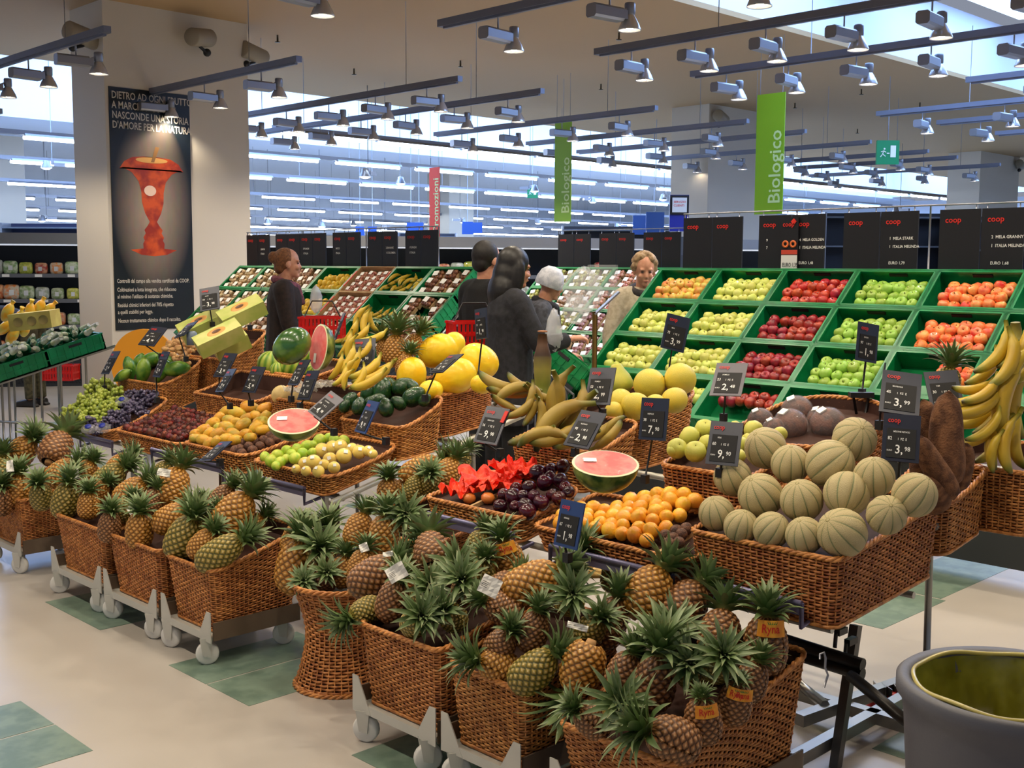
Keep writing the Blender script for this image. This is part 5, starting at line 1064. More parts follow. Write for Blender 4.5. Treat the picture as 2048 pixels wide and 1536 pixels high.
def banana(x, y, ang, tilt, L, D, label, group, tw=0., kind='banana', w=1.):
    s = L*D/F_PX/.17; o = inst(kind, mk_banana(0) if kind == 'banana' else mk_plantain, onD(x, y, D), basis(direction(ang, tilt), tw), (s*w, s*w, s), label, kind, group); return o
# right edge bananas: (x, y, angle of tip direction, length px)
BR = [(1985, 700, 235, 110), (1965, 735, 225, 95), (2005, 720, 245, 120), (2030, 690, 235, 110), (1990, 765, 240, 120), (2035, 745, 250, 110), (2022, 800, 258, 150), (2044, 800, 262, 150), (1945, 790, 200, 110), (1950, 805, 205, 120), (1955, 825, 208, 110), (1982, 822, 240, 110), (1968, 850, 225, 90), (1985, 880, 235, 110), (2000, 885, 250, 110), (2022, 890, 262, 110), (2040, 880, 275, 110), (1955, 865, 215, 90), (1992, 905, 262, 80), (1945, 770, 190, 80), (2046, 720, 245, 110), (1962, 780, 215, 90)]
for k, (x, y, a, L) in enumerate(BR): banana(x, y, a, 10*math.sin(k), L*1.05, 3.86-.0*k+.06*math.sin(k*2), f'ripe yellow banana, {"upper" if y < 760 else "middle" if y < 850 else "lower"} hands at the right edge', 'bananas at the right edge', tw=[2.6, .5][k % 2] if 0 else 2.2+.3*math.sin(k), w=1.15)
for k, (x, y) in enumerate([(2030, 640+22), (1990, 790), (2000, 860)]): tag(MB().tube([(0, 0, -.03), (.004, 0, 0), (0, 0, .03)], [.02, .022, .016], n=10).build('banana_stalk', mat('stem_green', (150, 140, 60), .6), None, onD(x, y, 3.95)), f'cut stalk joining the {["upper", "middle", "lower"][k]} banana hand at the right edge', 'banana stalk', 'banana stalks')
# central bananas
BC = [(722, 640, 250, 60), (735, 650, 270, 60), (748, 642, 290, 50), (700, 665, 235, 60), (715, 668, 215, 60), (745, 672, 200, 60), (690, 690, 240, 60), (705, 700, 260, 60), (725, 700, 230, 55), (690, 720, 235, 70), (705, 730, 240, 70), (700, 745, 250, 60), (730, 735, 215, 80), (745, 748, 205, 90), (760, 735, 200, 70), (695, 760, 250, 45), (715, 755, 240, 60), (672, 735, 240, 60), (735, 760, 205, 80), (680, 752, 235, 50)]
for k, (x, y, a, L) in enumerate(BC): banana(x, y, a, 15*math.sin(k*1.7), L, 6.0-.008*(y-640)+.03*math.sin(k), f'yellow banana, {"upper" if y < 680 else "middle" if y < 728 else "lower"} part of the central heap', 'bananas behind the central price sign', tw=2.4, w=1.2)
for a in [(790, 700, 46, 85, 0, 'gold', 'standing behind the central price sign, left', (5.9,), 1.1, 1.5), (812, 730, 40, 75, 5, 'gold', 'low behind the central price sign', (5.7,), 1), (825, 690, 34, 60, 0, 'gold', 'standing behind the central price sign, right', (6.0,), 1.1, 1.5), (770, 700, 34, 100, 0, 'gold', 'hidden behind the central price sign', (6.05,), 1, 1.6)]: pine(*a)
pine(1895, 765, 40, 80, 0, 'green', 'upright behind the price signs at the right edge', (4.15,), 1, 1.3)
# plantain stalk
o = MB().tube([onD(1085, y, 4.45)-onD(1085, 780, 4.45) for y in (668, 690, 715, 740, 770, 800)], [.017, .022, .036, .034, .03, .014], n=14, a=[1, .9, .55, .4, .1, .1]).build('banana_stalk', mat('stalk_skin', (120, 120, 50), .6, (190, 180, 150), 16, attr='t', stops=[(0, (120, 140, 50)), (.4, (150, 142, 60)), (.6, (70, 46, 28)), (1, (104, 70, 44))]), None, onD(1085, 780, 4.45))
tag(o, 'thick brown and green central stalk of the plantain bunch', 'banana stalk')
MB().lathe([(0, 0), (.019, 0), (.02, .004), (.012, .006), (0, .003)], 14, c=(onD(1085, 664, 4.45)-onD(1085, 780, 4.45))).build('cut_end', mat('cut_wood', (170, 116, 80), .7), o)
PL = [(1000, 762, 160, 90, 0), (1020, 782, 175, 90, 0), (1030, 790, 200, 90, 0), (1045, 765, 150, 70, 0), (1055, 800, 250, 70, 0), (1070, 795, 290, 60, 0), (1090, 790, 340, 80, 0), (1008, 805, 150, 60, 0), (1075, 830, 265, 70, 0), (1040, 815, 215, 70, 0), (1062, 825, 240, 60, 0),
      (1100, 805, 255, 110, 1), (1125, 800, 262, 120, 1), (1130, 828, 215, 130, 1), (1120, 850, 222, 140, 1), (1145, 815, 240, 100, 1), (1060, 872, 200, 90, 1), (1085, 880, 190, 100, 0), (1200, 860, 30, 90, 0), (1215, 870, 45, 80, 0), (1230, 855, 50, 60, 0), (1105, 868, 200, 100, 0), (1150, 880, 200, 90, 1)]
for k, (x, y, a, L, br) in enumerate(PL): banana(x, y, a, 8*math.sin(k), L*1.05, 4.42-.0012*(y-760)*1.6, f'{"brown spotted plantain" if br else "green plantain"}, {"upper" if y < 800 else "middle" if y < 845 else "lower"} {"left" if x < 1060 else "centre" if x < 1140 else "right"} of the stalk basket', 'plantains round the stalk', tw=[2.5, .3, 5.0][k % 3], kind='plantain', w=1.25)
# bananas in the left crates
for (p, r) in BANANAS:
    for k in range(16 if r == 0 else 8):
        q = p+RC @ np.array([-.10+.2*((k//4) % 4)/4, -.2+.13*(k % 4)+.03*math.sin(k), -.03])
        inst('banana', mk_banana(0), q, basis(LZ*.3+LX*(-1)+[0, .5*math.sin(k*2.3), 0], 2+k), (1.0, 1.0, .95), f'yellow banana, left stand, {ROWN[r]}-row crate', 'banana', f'bananas in the {ROWN[r]}-row crate')
# ------------------------------------------------------------------ clip-on price signs
M_sign = mat('sign_navy', (34, 40, 58), .35, coat=.2); M_signg = mat('sign_grey_and_reflection', (120, 118, 124), .3)  # tilted sign's reflection is put into this grey; grey-framed sign shares it
def psign(TL, TR, BL, D, price, label, code='48', panel=None, red=False, pole=None, name='PRODOTTO'):
    k = D/F_PX; a = np.array([TR[0]-TL[0], -(TR[1]-TL[1])])*k; b = np.array([TL[0]-BL[0], -(TL[1]-BL[1])])*k; rho = .72
    q = -(a @ b); A = a @ a; Bb = b @ b                 # az*bz=q ; A+az^2 = rho^2 (Bb+bz^2)
    c = A-rho*rho*Bb; u = (-c+math.sqrt(c*c+4*rho*rho*q*q))/2     # u = az^2
    az = math.sqrt(max(u, 1e-8)); bz = q/az if az > 1e-3 else 0.
    if abs(bz) < 1e-6: bz = math.sqrt(max(0, A/rho**2-Bb))
    if bz < 0: az, bz = -az, -bz
    ax = a[0]*RT+a[1]*UP+az*FW; bx = b[0]*RT+b[1]*UP+bz*FW
    w_, h_ = np.linalg.norm(ax), np.linalg.norm(bx); X = nrm(ax); Y = nrm(bx-X*(bx@X)); Z = np.cross(X, Y); R = np.stack([X, Y, Z], 1)
    cpx = ((TR[0]+BL[0])/2, (TR[1]+BL[1])/2); p = onD(*cpx, D)
    t = thing('price_sign', label, 'price sign', p, 'clip-on price signs of the fruit islands', R)
    MB().box((0, 0, -.003), (w_, h_, .005)).build('board', panel or M_sign, t)
    MB().box((0, -h_*.12, .0005), (w_*.78, h_*.62, .002)).build('price_window', M_blkm, t)
    S = h_
    ln = [('coop', -w_*.38, h_*.31, (.15*S, .12*S), 1), (name, -w_*.22, h_*.10, (.05*S, .04*S), 0), (code, -w_*.36, -h_*.06, (.10*S, .085*S), 0), ('1  PZ  E', -w_*.10, -h_*.06, (.07*S, .055*S), 0), ('EURO', -w_*.37, -h_*.30, (.045*S, .04*S), 0), (price[0]+',', -w_*.16, -h_*.34, (.26*S, .22*S), 0), (price[1], w_*.10, -h_*.28, (.13*S, .11*S), 0)]
    text_part('lettering', ln, [M_boardtxt, M_redtxt], t, .0026)
    if red: MB().box((w_*.42, h_*.26, .004), (w_*.14, h_*.32, .003), R=rotz(-.1)).build('red_offer_flash', M_redtxt, t)
    e = pole or (BL[0]*.5+(BL[0]+TR[0]-TL[0])*.5+(BL[0]-TL[0])*.15, BL[1]+(TR[1]-TL[1])*.5+28)
    g0 = np.array([0, -h_*.5, -.003]); g1 = R.T @ (onD(e[0], e[1], D)-p); g1 = g1+R.T @ np.array([0, 0, -.0])
    MB().tube([g0, g1*.5+g0*.5, g1], .004, n=6).box(g1, (.022, .022, .03), R=R.T).build('clip_stem', M_blk, t)
SG = [((395, 577), (434, 570), (404, 624), 6.75, ('3', '98'), 'above the papaya cartons, in front of the pillar'), ((296, 651), (332, 655), (279, 689), 6.7, ('4', '98'), 'above the green papayas against the yellow disc', (322, 712)), ((368, 646), (394, 641), (349, 676), 6.6, ('2', '98'), 'turned edge-on above the ginger', (372, 718)),
      ((217, 702), (242, 702), (199, 748), 6.9, ('3', '48'), 'leftmost, standing over the green grapes'), ((318, 702), (342, 704), (301, 753), 6.1, ('3', '48'), 'in front of the papaya basket', (314, 800)), ((444, 705), (475, 707), (425, 753), 5.95, ('3', '98'), 'behind another sign in front of the cartons'),
      ((450, 738), (474, 737), (428, 784), 5.6, ('7', '98'), 'front one of the overlapping pair by the cut fruit basket', (460, 812)), ((500, 732), (532, 734), (482, 784), 5.6, ('5', '98'), 'right of the overlapping pair, above the prickly pears', (502, 806)), ((596, 719), (622, 719), (573, 770), 5.5, ('3', '48'), 'below the striped melons'),
      ((610, 741), (640, 741), (592, 799), 5.2, ('1', '98'), 'over the pale melons', (600, 812)), ((658, 781), (688, 799), (614, 822), 4.6, ('4', '98'), 'grey and tilted beside the left cut watermelon', (668, 864)), ((733, 800), (760, 804), (706, 863), 4.45, ('9', '90'), 'blue, narrow, in front of the avocados', (772, 882)),
      ((703, 678), (750, 675), (703, 734), 5.6, ('5', '90'), 'square-on in front of the central bananas', (741, 760)), ((897, 709), (927, 707), (857, 746), 5.1, ('1', '98'), 'tilted flat over the yellow canary melons', (850, 796)), ((432, 885), (463, 882), (398, 921), 4.6, ('1', '98'), 'dark, below the prickly pears over the pineapples', (440, 925)),
      ((682, 625), (693, 626), (663, 679), 6.3, ('1', '48'), 'narrow, seen edge-on before the cardboard trays'), ((518, 572), (528, 570), (496, 613), 6.9, ('2', '48'), 'narrow, in front of the shopper in the dark coat', (500, 655)),
      ((973, 812), (1020, 818), (946, 883), 4.12, ('9', '98'), 'with a red flash, above the red tissue paper', (1000, 905)), ((1183, 735), (1232, 735), (1168, 809), 4.5, ('2', '99'), 'left of the big pomelos', (1205, 825)), ((1165, 820), (1213, 827), (1126, 889), 4.05, ('2', '98'), 'leaning in front of the plantains', (1150, 905)),
      ((1286, 795), (1336, 797), (1278, 879), 3.9, ('7', '90'), 'tall, standing over the loquats', (1290, 958)), ((1335, 626), (1383, 637), (1320, 695), 5.2, ('3', '99'), 'in front of the yellow-green apple crates', (1330, 790)), ((1441, 725), (1499, 726), (1416, 790), 4.3, ('2', '48'), 'grey-framed, in front of the dark red apples', (1447, 835)),
      ((1427, 842), (1487, 846), (1410, 927), 3.66, ('9', '90'), 'in front of the small pale pomelos', (1440, 945)), ((1715, 643), (1764, 650), (1707, 720), 4.45, ('1', '98'), 'on a black stand clipped to the coconut basket', (1724, 785)), ((1779, 738), (1852, 749), (1751, 821), 3.55, ('3', '99'), 'upper of the two signs stacked by the yams'),
      ((1776, 826), (1845, 832), (1760, 919), 3.42, ('3', '98'), 'lower of the two signs stacked by the yams', (1795, 985)), ((1856, 744), (1920, 739), (1857, 823), 3.95, ('3', '48'), 'behind the standing yam'), ((1124, 1000), (1168, 1005), (1107, 1092), 3.45, ('1', '98'), 'lowest, blue, beside the plum basket above the pineapples', (1135, 1115)),
      ((948, 618), (972, 616), (951, 679), 5.4, ('1', '98'), 'in front of the shopper with the red basket', (955, 760)), ((1765, 726), (1782, 740), (1752, 815), 3.72, ('1', '48'), 'dark and narrow, half behind the upper stacked sign')]
M_signb = mat('sign_blue', (38, 62, 112), .35, coat=.2)
NM = ['PAPAIA', 'MANGO', 'ZENZERO', 'UVA', 'AVOCADO', 'MELONE', 'FICHI', 'LYCHEE', 'COCOMERO', 'MELONE', 'COCOMERO', 'LIMES', 'BANANITO', 'MELONE', 'RAMBUTAN', 'NOCI', 'KIWI', 'MARACUJA', 'POMELO', 'PLATANO', 'NESPOLE', 'MELE', 'POMELO', 'PERE', 'COCCO', 'MANIOCA', 'MELONE RETATO', 'YAM', 'ANANAS', 'ANANAS', 'PRUGNE']
for i, s in enumerate(SG):
    psign(*s[:4], s[4], 'black price sign '+s[5] if i not in (10, 11, 22, 28) else 'price sign, '+s[5], code=str(10+(i*37) % 89), panel=M_signg if i in (10, 22) else M_signb if i in (11, 28) else None, red=i == 17, pole=s[6] if len(s) > 6 else None, name=NM[i])
# black loop stand on the coconut basket
tag(MB().tube([onD(x, y, 4.42)-onD(1722, 800, 4.42) for x, y in ((1706, 788), (1714, 834), (1730, 834), (1738, 788))], .006, n=6).box((0, .0, .02), (.09, .04, .02), R=rotz(-.8)).build('sign_clamp', M_blk, None, onD(1722, 800, 4.42)), 'black U-shaped clamp on the rim of the coconut basket', 'clamp')
# ------------------------------------------------------------------ chiller along the back
A_, B_ = np.array([5.46, 15.48, 0]), np.array([14.3, 9.63, 0]); Lc = float(np.linalg.norm(B_-A_)); ux = (B_-A_)/Lc; uy = np.array([-ux[1], ux[0], 0]); Rc = np.stack([ux, uy, [0, 0, 1]], 1)
M_ch = mat('chiller_grey', (96, 100, 108), .5); M_chd = mat('chiller_dark', (34, 38, 44), .6)
A0 = A_-ux*1.6
for seg in range(4):
    L = (Lc+2.4)/4; c = A0+ux*(L*(seg+.5))
    t = thing('chiller_cabinet', f'open grey refrigerated wall cabinet, {ORD[seg]} from the left along the back aisle', 'refrigerator', c, 'refrigerated cabinets along the back aisle', Rc)
    h = MB(); h.box((0, .45, 1.0), (L-.01, .08, 2.0)); h.box((0, .2, .18), (L-.01, .55, .36)); h.build('body', M_chd, t)
    MB().box((0, .16, 1.93), (L-.004, .62, .14)).build('canopy', mat('canopy_grey', (120, 122, 126), .5), t)
    MB().box((0, -.06, .14), (L-.01, .03, .2)).build('bumper', M_ch, t)
    for k, z in enumerate((.42, .78, 1.12, 1.45)): MB().box((0, .2-.02*k, z), (L-.02, .44-.03*k, .025)).box((0, -.02-.005*k, z), (L-.02, .012, .05)).build('shelf', M_ch, t)
    s = MB()
    for k, z in enumerate((.42, .78, 1.12, 1.45)):
        for x in np.arange(-L/2+.3, L/2-.1, .43): s.box((x+.07*math.sin(k*3+x), -.032-.005*k, z), (.09, .004, .035))
    s.build('shelf_labels', M_boardtxt, t)['kind'] = 'stuff'
    MB().tube([(-L/2+.1, .05, 1.85), (L/2-.1, .05, 1.85)], .012, n=6).build('tube_light', mat('chiller_tube', (255, 255, 255), .5, emit=(230, 240, 255), est=.5), t)
def mk_goods(kind):
    c = {'salad': ((120, 150, 90), (190, 200, 170)), 'jar': ((150, 160, 50), (196, 190, 90)), 'red': ((180, 70, 40), (210, 160, 120)), 'white': ((200, 204, 200), (150, 160, 140)), 'carrot': ((214, 120, 60), (190, 180, 160))}[kind]
    def f():
        mb = MB(); u = np.linspace(-PI/2, PI/2, 8); th = np.arange(16)*2*PI/16; sg = lambda a: np.sign(a)*np.abs(a)**.45
        mb.grid(np.stack([np.outer(sg(np.cos(u)), sg(np.cos(th)))*.088, np.outer(sg(np.cos(u)), sg(np.sin(th)))*.05, .085+np.outer(sg(np.sin(u)), np.ones(16))*.085], -1), cv=True); o = mb.build('produce_bag', mat('goods_'+kind, c[0], .3, c[1], 22, coat=.7, var=.15))
        MB().box((0, -.05, .08), (.05, .006, .06)).build('front_label', mat('label_pale', (216, 220, 222), .5), o); return o
    return f
n_ = 0
for k, z in enumerate((.435, .795, 1.135, 1.465)):
    for j, s in enumerate(np.arange(.35, Lc+2.3, .19)):
        pos = A0+ux*s+uy*(.10-.01*k); px = 1024+F_PX*((pos-CAM)@RT)/((pos-CAM)@FW)
        if not (px < 165 or (505 < px < 640 and k > 0) or (860 < px < 1060 and k > 1) or (1130 < px < 1390 and k > 1 and j % 2)): continue
        kind = ['salad', 'white', 'salad', 'carrot', 'red', 'jar'][(j*5+k*3) % 6] if px < 700 else ['jar', 'jar', 'red', 'white'][(j+k) % 4]
        inst('goods'+kind, mk_goods(kind), pos+np.array([0, 0, z]), Rc @ rotz(.2*math.sin(j*5)), 1.05+.15*math.sin(j*7+k), f'{dict(salad="green salad", jar="yellow-green", red="red", white="whitish", carrot="orange")[kind]} bag, {ROWN[3-k]} shelf, {"left" if px < 165 else "central" if px < 700 else "right"} chiller section', 'packed produce', f'bags on the {ROWN[3-k]} chiller shelf')
# ------------------------------------------------------------------ tall far shelving and blue panels
for k, (x, D, w_, z, rgb, nm) in enumerate([(855, 30, 1.5, 2.45, (26, 30, 44), 'dark'), (1235, 27, 2.6, 2.55, (30, 26, 30), 'dark'), (1700, 23, 1.15, 2.7, (24, 24, 34), 'dark'), (1830, 23, 1.3, 2.7, (20, 20, 30), 'dark'), (1990, 22, 1.6, 2.6, (26, 26, 36), 'dark'), (100, 24, 1.8, 2.45, (20, 26, 60), 'dark blue')]):
    p = onD(x, 500, D); p[2] = 0; R = np.stack([nrm(RT*[1, 1, 0]), nrm(FW*[1, 1, 0]), [0, 0, 1]], 1)
    t = thing('shop_shelving', f'{nm} distant shelving unit, {ORD[k]} of those rising behind the chillers', 'shelving', p, 'distant shelving', R)
    MB().box((0, .25, z/2), (w_, .1, z)).build('back_panel', mat('shelving_%d' % k, rgb, .6), t)
    for q in range(5): MB().box((0, 0, .3+q*(z-.4)/4), (w_, .5, .03)).build('shelf', M_ch, t)
    for s in (-1, 1): MB().box((s*w_/2, 0, z/2), (.04, .5, z)).build('upright', M_alu, t)
for k, (x, y, D, w_, h_) in enumerate([(935, 456, 26, .25, .28), (1310, 448, 22, .35, .45), (1280, 450, 24, .3, .4), (822, 456, 26, .2, .25), (838, 456, 26, .2, .25), (955, 456, 26, .22, .25), (720, 462, 26, .2, .2), (745, 462, 26, .2, .2)]):
    R = np.stack([nrm(RT*[1, 1, 0]), [0, 0, 1], -nrm(FW*[1, 1, 0])], 1); p = onD(x, y, D)
    t = thing('aisle_sign', f'small blue aisle sign, {ORD[k]} above the far shelves', 'sign', p, 'blue aisle signs', R); MB().box((0, 0, 0), (w_, h_, .03)).build('panel', mat('aisle_blue', (44, 84, 160), .4), t); MB().tube([(0, h_/2, 0), (0, roof(p)-p[2], 0)], .006, n=4).build('suspension_wire', M_alu, t)
# blue and white sign on a post, grey cabinet
p = onX(1358, 430, 10.6); R = np.stack([nrm(RT*[1, 1, 0]), [0, 0, 1], -nrm(FW*[1, 1, 0])], 1); D = depth(p); k = D/F_PX
t = thing('post_sign', 'blue sign with a white square on a grey post right of the centre', 'sign', (p[0], p[1], 0), None, R)
z1, z0 = EYE+(533-390)*k, EYE+(533-462)*k
MB().box((0, (z0+z1)/2, 0), (38*k, z1-z0, .05)).build('panel', mat('sign_blue2', (28, 44, 150), .4), t)
MB().box((0, z1-20*k, .02), (37*k, 38*k, .03)).build('black_top', M_blk, t); MB().box((0, z1-20*k, .037), (29*k, 29*k, .004)).build('white_square', mat('card_white', (225, 225, 222), .5), t)
text_part('lettering', [('SERVIZIO', -12*k, z1-16*k, 6*k, 0), ('CLIENTI', -12*k, z1-23*k, 6*k, 0)], [M_redtxt], t, .04)
MB().tube([(.0, 0, 0), (0, z0, 0)], .028, n=10).lathe([(0, 0), (.16, 0), (.16, .02), (0, .02)], 20, R=rotx(-PI/2)).build('post', M_alu, t)
p = onD(1352, 510, 14.4); t = thing('grey_cabinet', 'dark grey cabinet with a door panel left of the apple stand', 'cabinet', (p[0], p[1], 0), None, np.stack([nrm(RT*[1, 1, 0]), nrm(FW*[1, 1, 0]), [0, 0, 1]], 1))
MB().box((0, .2, .99), (.54, .4, 1.98)).build('body', mat('cab_grey', (84, 84, 86), .5), t); MB().box((0, -.006, 1.1), (.36, .012, 1.3)).build('door', mat('cab_grey2', (66, 66, 68), .5), t)
# ------------------------------------------------------------------ green crate table at the left edge
a, b = onY(0, 766, 9.9), onY(213, 697, 9.9); dl = nrm(b-a); up_ = nrm(np.cross(dl, [0, 1, 0])); up_ = up_ if up_[2] > 0 else -up_
Rl = np.stack([np.array([0, 1., 0]), -dl, up_], 1)       # crate local y along -slope
if np.linalg.det(Rl) < 0: Rl[:, 1] *= -1
for r_ in range(2):
    for c_ in range(4):
        p = b-dl*(CW*(c_+.5))+np.array([0, CD*(r_+.5), 0])+up_*CH
        inst('crate', make_crate, p, Rl, 1, f'green crate of leeks, {ORD[c_]} from the pillar in the {["front", "back"][r_]} line', 'crate', 'green crates of the left-hand table')
def mk_leek():
    o = MB().tube([(-.16, 0, 0), (-.05, .004, .005), (.08, 0, 0), (.18, 0, .01)], [.016, .026, .028, .02], n=10).build('wrapped_leeks', mat('leek_pale', (236, 236, 226), .3, (204, 212, 176), 20, coat=.8))
    MB().tube([(-.03, .004, .005), (.07, 0, 0)], [.029, .031], n=12).build('green_band', mat('band_green', (10, 116, 82), .3, coat=.7), o); return o
k = 0
for x in np.arange(.06, 2.0, .075):
    for r_ in range(3):
        p = b-dl*x+np.array([0, .08+.2*r_+.03*math.sin(x*30), 0])+up_*(CH+.03+.02*math.sin(x*41+r_)); k += 1
        inst('leek', mk_leek, p, basis(dl*math.sin(x*17+r_)*.5+np.array([-.3, -1, .3])) @ roty(PI/2), RS.uniform(.9, 1.1), 'wrapped leeks with green band at the left edge', 'vegetable', 'wrapped leeks on the left table')
t = thing('crate_table', 'thin-legged steel table carrying the green crates at the left edge', 'display table', ((a+b)/2*[1, 1, 0])); o0 = (a+b)/2*[1, 1, 0]
for px in (5, 19, 84, 124, 175):
    q = onY(px, 740, 9.92); f = (q[0]-a[0])/(b[0]-a[0]); zt_ = a[2]+(b[2]-a[2])*f
    for y in (9.95, 10.55): MB().tube([(q[0]-o0[0], y-o0[1], 0), (q[0]-o0[0], y-o0[1], zt_-.01)], .011, n=8).build('leg', M_steel, t)
m = MB()
for y in (9.93, 10.58): m.tube([a-dl*1.0-o0+[0, y-9.9, -.01], b+dl*.1-o0+[0, y-9.9, -.01]], .014, n=8)
m.tube([(a[0]-o0[0]-.5, .05, .35), (b[0]-o0[0], .05, .1)], .012, n=6); m.build('frame', M_steel, t)
# yellow mesh bags and carton above the left table
def mk_ybag(): return MB().ball((0, 0, 0), (.06, .05, .10), n=12, k=9).tube([(0, 0, .09), (.01, 0, .13)], [.015, .025], n=8).build('mesh_bag', mat('bag_yellow', (244, 178, 24), .4, (220, 200, 80), 16, coat=.3))
for i, (x, y) in enumerate([(15, 625), (40, 640), (60, 625), (78, 618), (95, 622), (10, 655), (25, 672), (50, 655)]):
    inst('ybag', mk_ybag, onD(x, y, 10.9+.05*i), basis(direction(60+20*math.sin(i), 10)), 1, f'yellow net bag of fruit, {ORD[i]} in the heap behind the leeks', 'net bag', 'yellow net bags')
o = MB().box((0, 0, 0), (.4, .25, .16)).build('yellow_carton', mat('carton_yellow', (214, 200, 110), .6, (196, 176, 90), 6)); put(o, onD(70, 640, 10.9), np.stack([nrm(RT*[1, 1, 0]+[0, 0, .22]), nrm(FW*[1, 1, 0]), [0, 0, 1]], 1)); tag(o, 'pale yellow carton with printed ovals behind the leek crates', 'carton')
g = MB()
for s in (-.11, 0.02, .13): g.lathe([(0, 0), (.045, 0), (.045, .002)], 18, c=(s, -.126, 0), R=rotx(PI/2))
g.build('printed_oval', mat('oval_brown', (170, 150, 90), .6), o)
# round yellow display board behind the papayas
p = onD(288, 730, 7.8); k = 7.8/F_PX; n = 40
pts = [(66*k*math.cos(a), 72*k*math.sin(a), 0) for a in np.linspace(0, 2*PI, n)[:-1]]
t = thing('yellow_disc', 'large plain yellow round board standing behind the green papayas', 'board', p, None, np.stack([nrm(RT*[1, 1, 0]), [0, 0, 1], -nrm(FW*[1, 1, 0])], 1))
MB().plate(pts, .03, (0, 0, -1)).build('disc', mat('disc_yellow', (226, 150, 22), .5), t); MB().tube([(0, -.1, -.03), (0, -p[2], -.03)], .03, n=8).build('post', M_alu, t)
# dark green crate end and wire rack by the shoppers
p1, p2 = onD(1090, 668, 8.1), onD(1183, 742, 7.7); dl2 = nrm(p2-p1); u2 = nrm(np.cross(dl2, nrm(-FW*[1, 1, 0]))); u2 = u2 if u2[2] > 0 else -u2; R2 = np.stack([np.cross(dl2, u2), dl2, u2], 1)
inst('crate', make_crate, (p1+p2)/2+R2[:, 0]*(.17 if (R2[:, 0]@FW) > 0 else -.17), R2, (1, float(np.linalg.norm(p2-p1))/CW, 1.1), 'dark green crate seen from its end, sloping down to the right beside the shoppers', 'crate')
t = thing('wire_rack', 'grey wire rack under the sloping green crate end', 'rack', (p1+p2)/2*[1, 1, 0]); o0 = (p1+p2)/2*[1, 1, 0]; m = MB()
f1, f2 = p1-u2*.2, p2-u2*.2
m.tube([f1-o0, f2-o0], .008, n=6)
for i in range(7):
    q = f1+(f2-f1)*(i/6); m.tube([q-o0, (q[0]-o0[0], q[1]-o0[1], .12)], .006, n=5)
    if i < 6: r = f1+(f2-f1)*((i+1)/6); m.tube([q-o0, (r[0]-o0[0], r[1]-o0[1], r[2]-.3)], .005, n=5); m.tube([r-o0, (q[0]-o0[0], q[1]-o0[1], q[2]-.25)], .005, n=5)
m.tube([(f1[0]-o0[0], f1[1]-o0[1], .12), (f2[0]-o0[0], f2[1]-o0[1], .12)], .012, n=6); m.tube([(f1[0]-o0[0], f1[1]-o0[1], 0), (f1[0]-o0[0], f1[1]-o0[1], .12)], .012, n=6).tube([(f2[0]-o0[0], f2[1]-o0[1], 0), (f2[0]-o0[0], f2[1]-o0[1], .12)], .012, n=6)
m.build('wire_grid', M_alu, t)
# bag dispenser on a pole
p = onD(1189, 700, 5.95); c0 = np.array([p[0], p[1], 0]); R = np.stack([nrm(RT*[1, 1, 0]), nrm(FW*[1, 1, 0]), [0, 0, 1]], 1); k = 5.95/F_PX
t = thing('bag_dispenser', 'brass-coloured pole with plastic bags and a slanted panel between the two islands', 'bag dispenser', c0, None, R)
zz = lambda y: EYE-(y-533)*k
MB().tube([(0, 0, 0), (0, 0, zz(622))], .014, n=10).lathe([(0, 0), (.17, 0), (.17, .015), (.02, .03)], 24).build('pole', mat('brass', (120, 96, 50), .3, metal=.8), t)
MB().box((.06, 0, zz(605)), (.17, .12, .008), R=roty(-.75)).build('slanted_panel', mat('panel_grey', (110, 110, 114), .3), t)
n = 16; u = np.linspace(0, PI, 14); th = np.arange(n)*2*PI/n
def bagmesh(c, r, seed):
    rs = np.random.RandomState(seed); V = np.stack([np.outer(np.sin(u), np.cos(th))*r[0], np.outer(np.sin(u), np.sin(th))*r[1], np.outer(np.cos(u), np.ones(n))*r[2]], -1); return V*(1+rs.uniform(-.16, .16, V.shape[:2]+(1,)))+np.array(c)
mb = MB().grid(bagmesh((-.06, .0, zz(580)), (.10, .07, .11), 4), cv=True).grid(bagmesh((-.10, -.02, zz(618)), (.07, .05, .07), 9), cv=True); mb.build('clear_bags', glass('film_bag', (235, 238, 240), .22), t)
MB().box((.04, .04, zz(560)), (.15, .10, .16)).build('clear_box', glass('film_box', (225, 230, 232), .16), t)
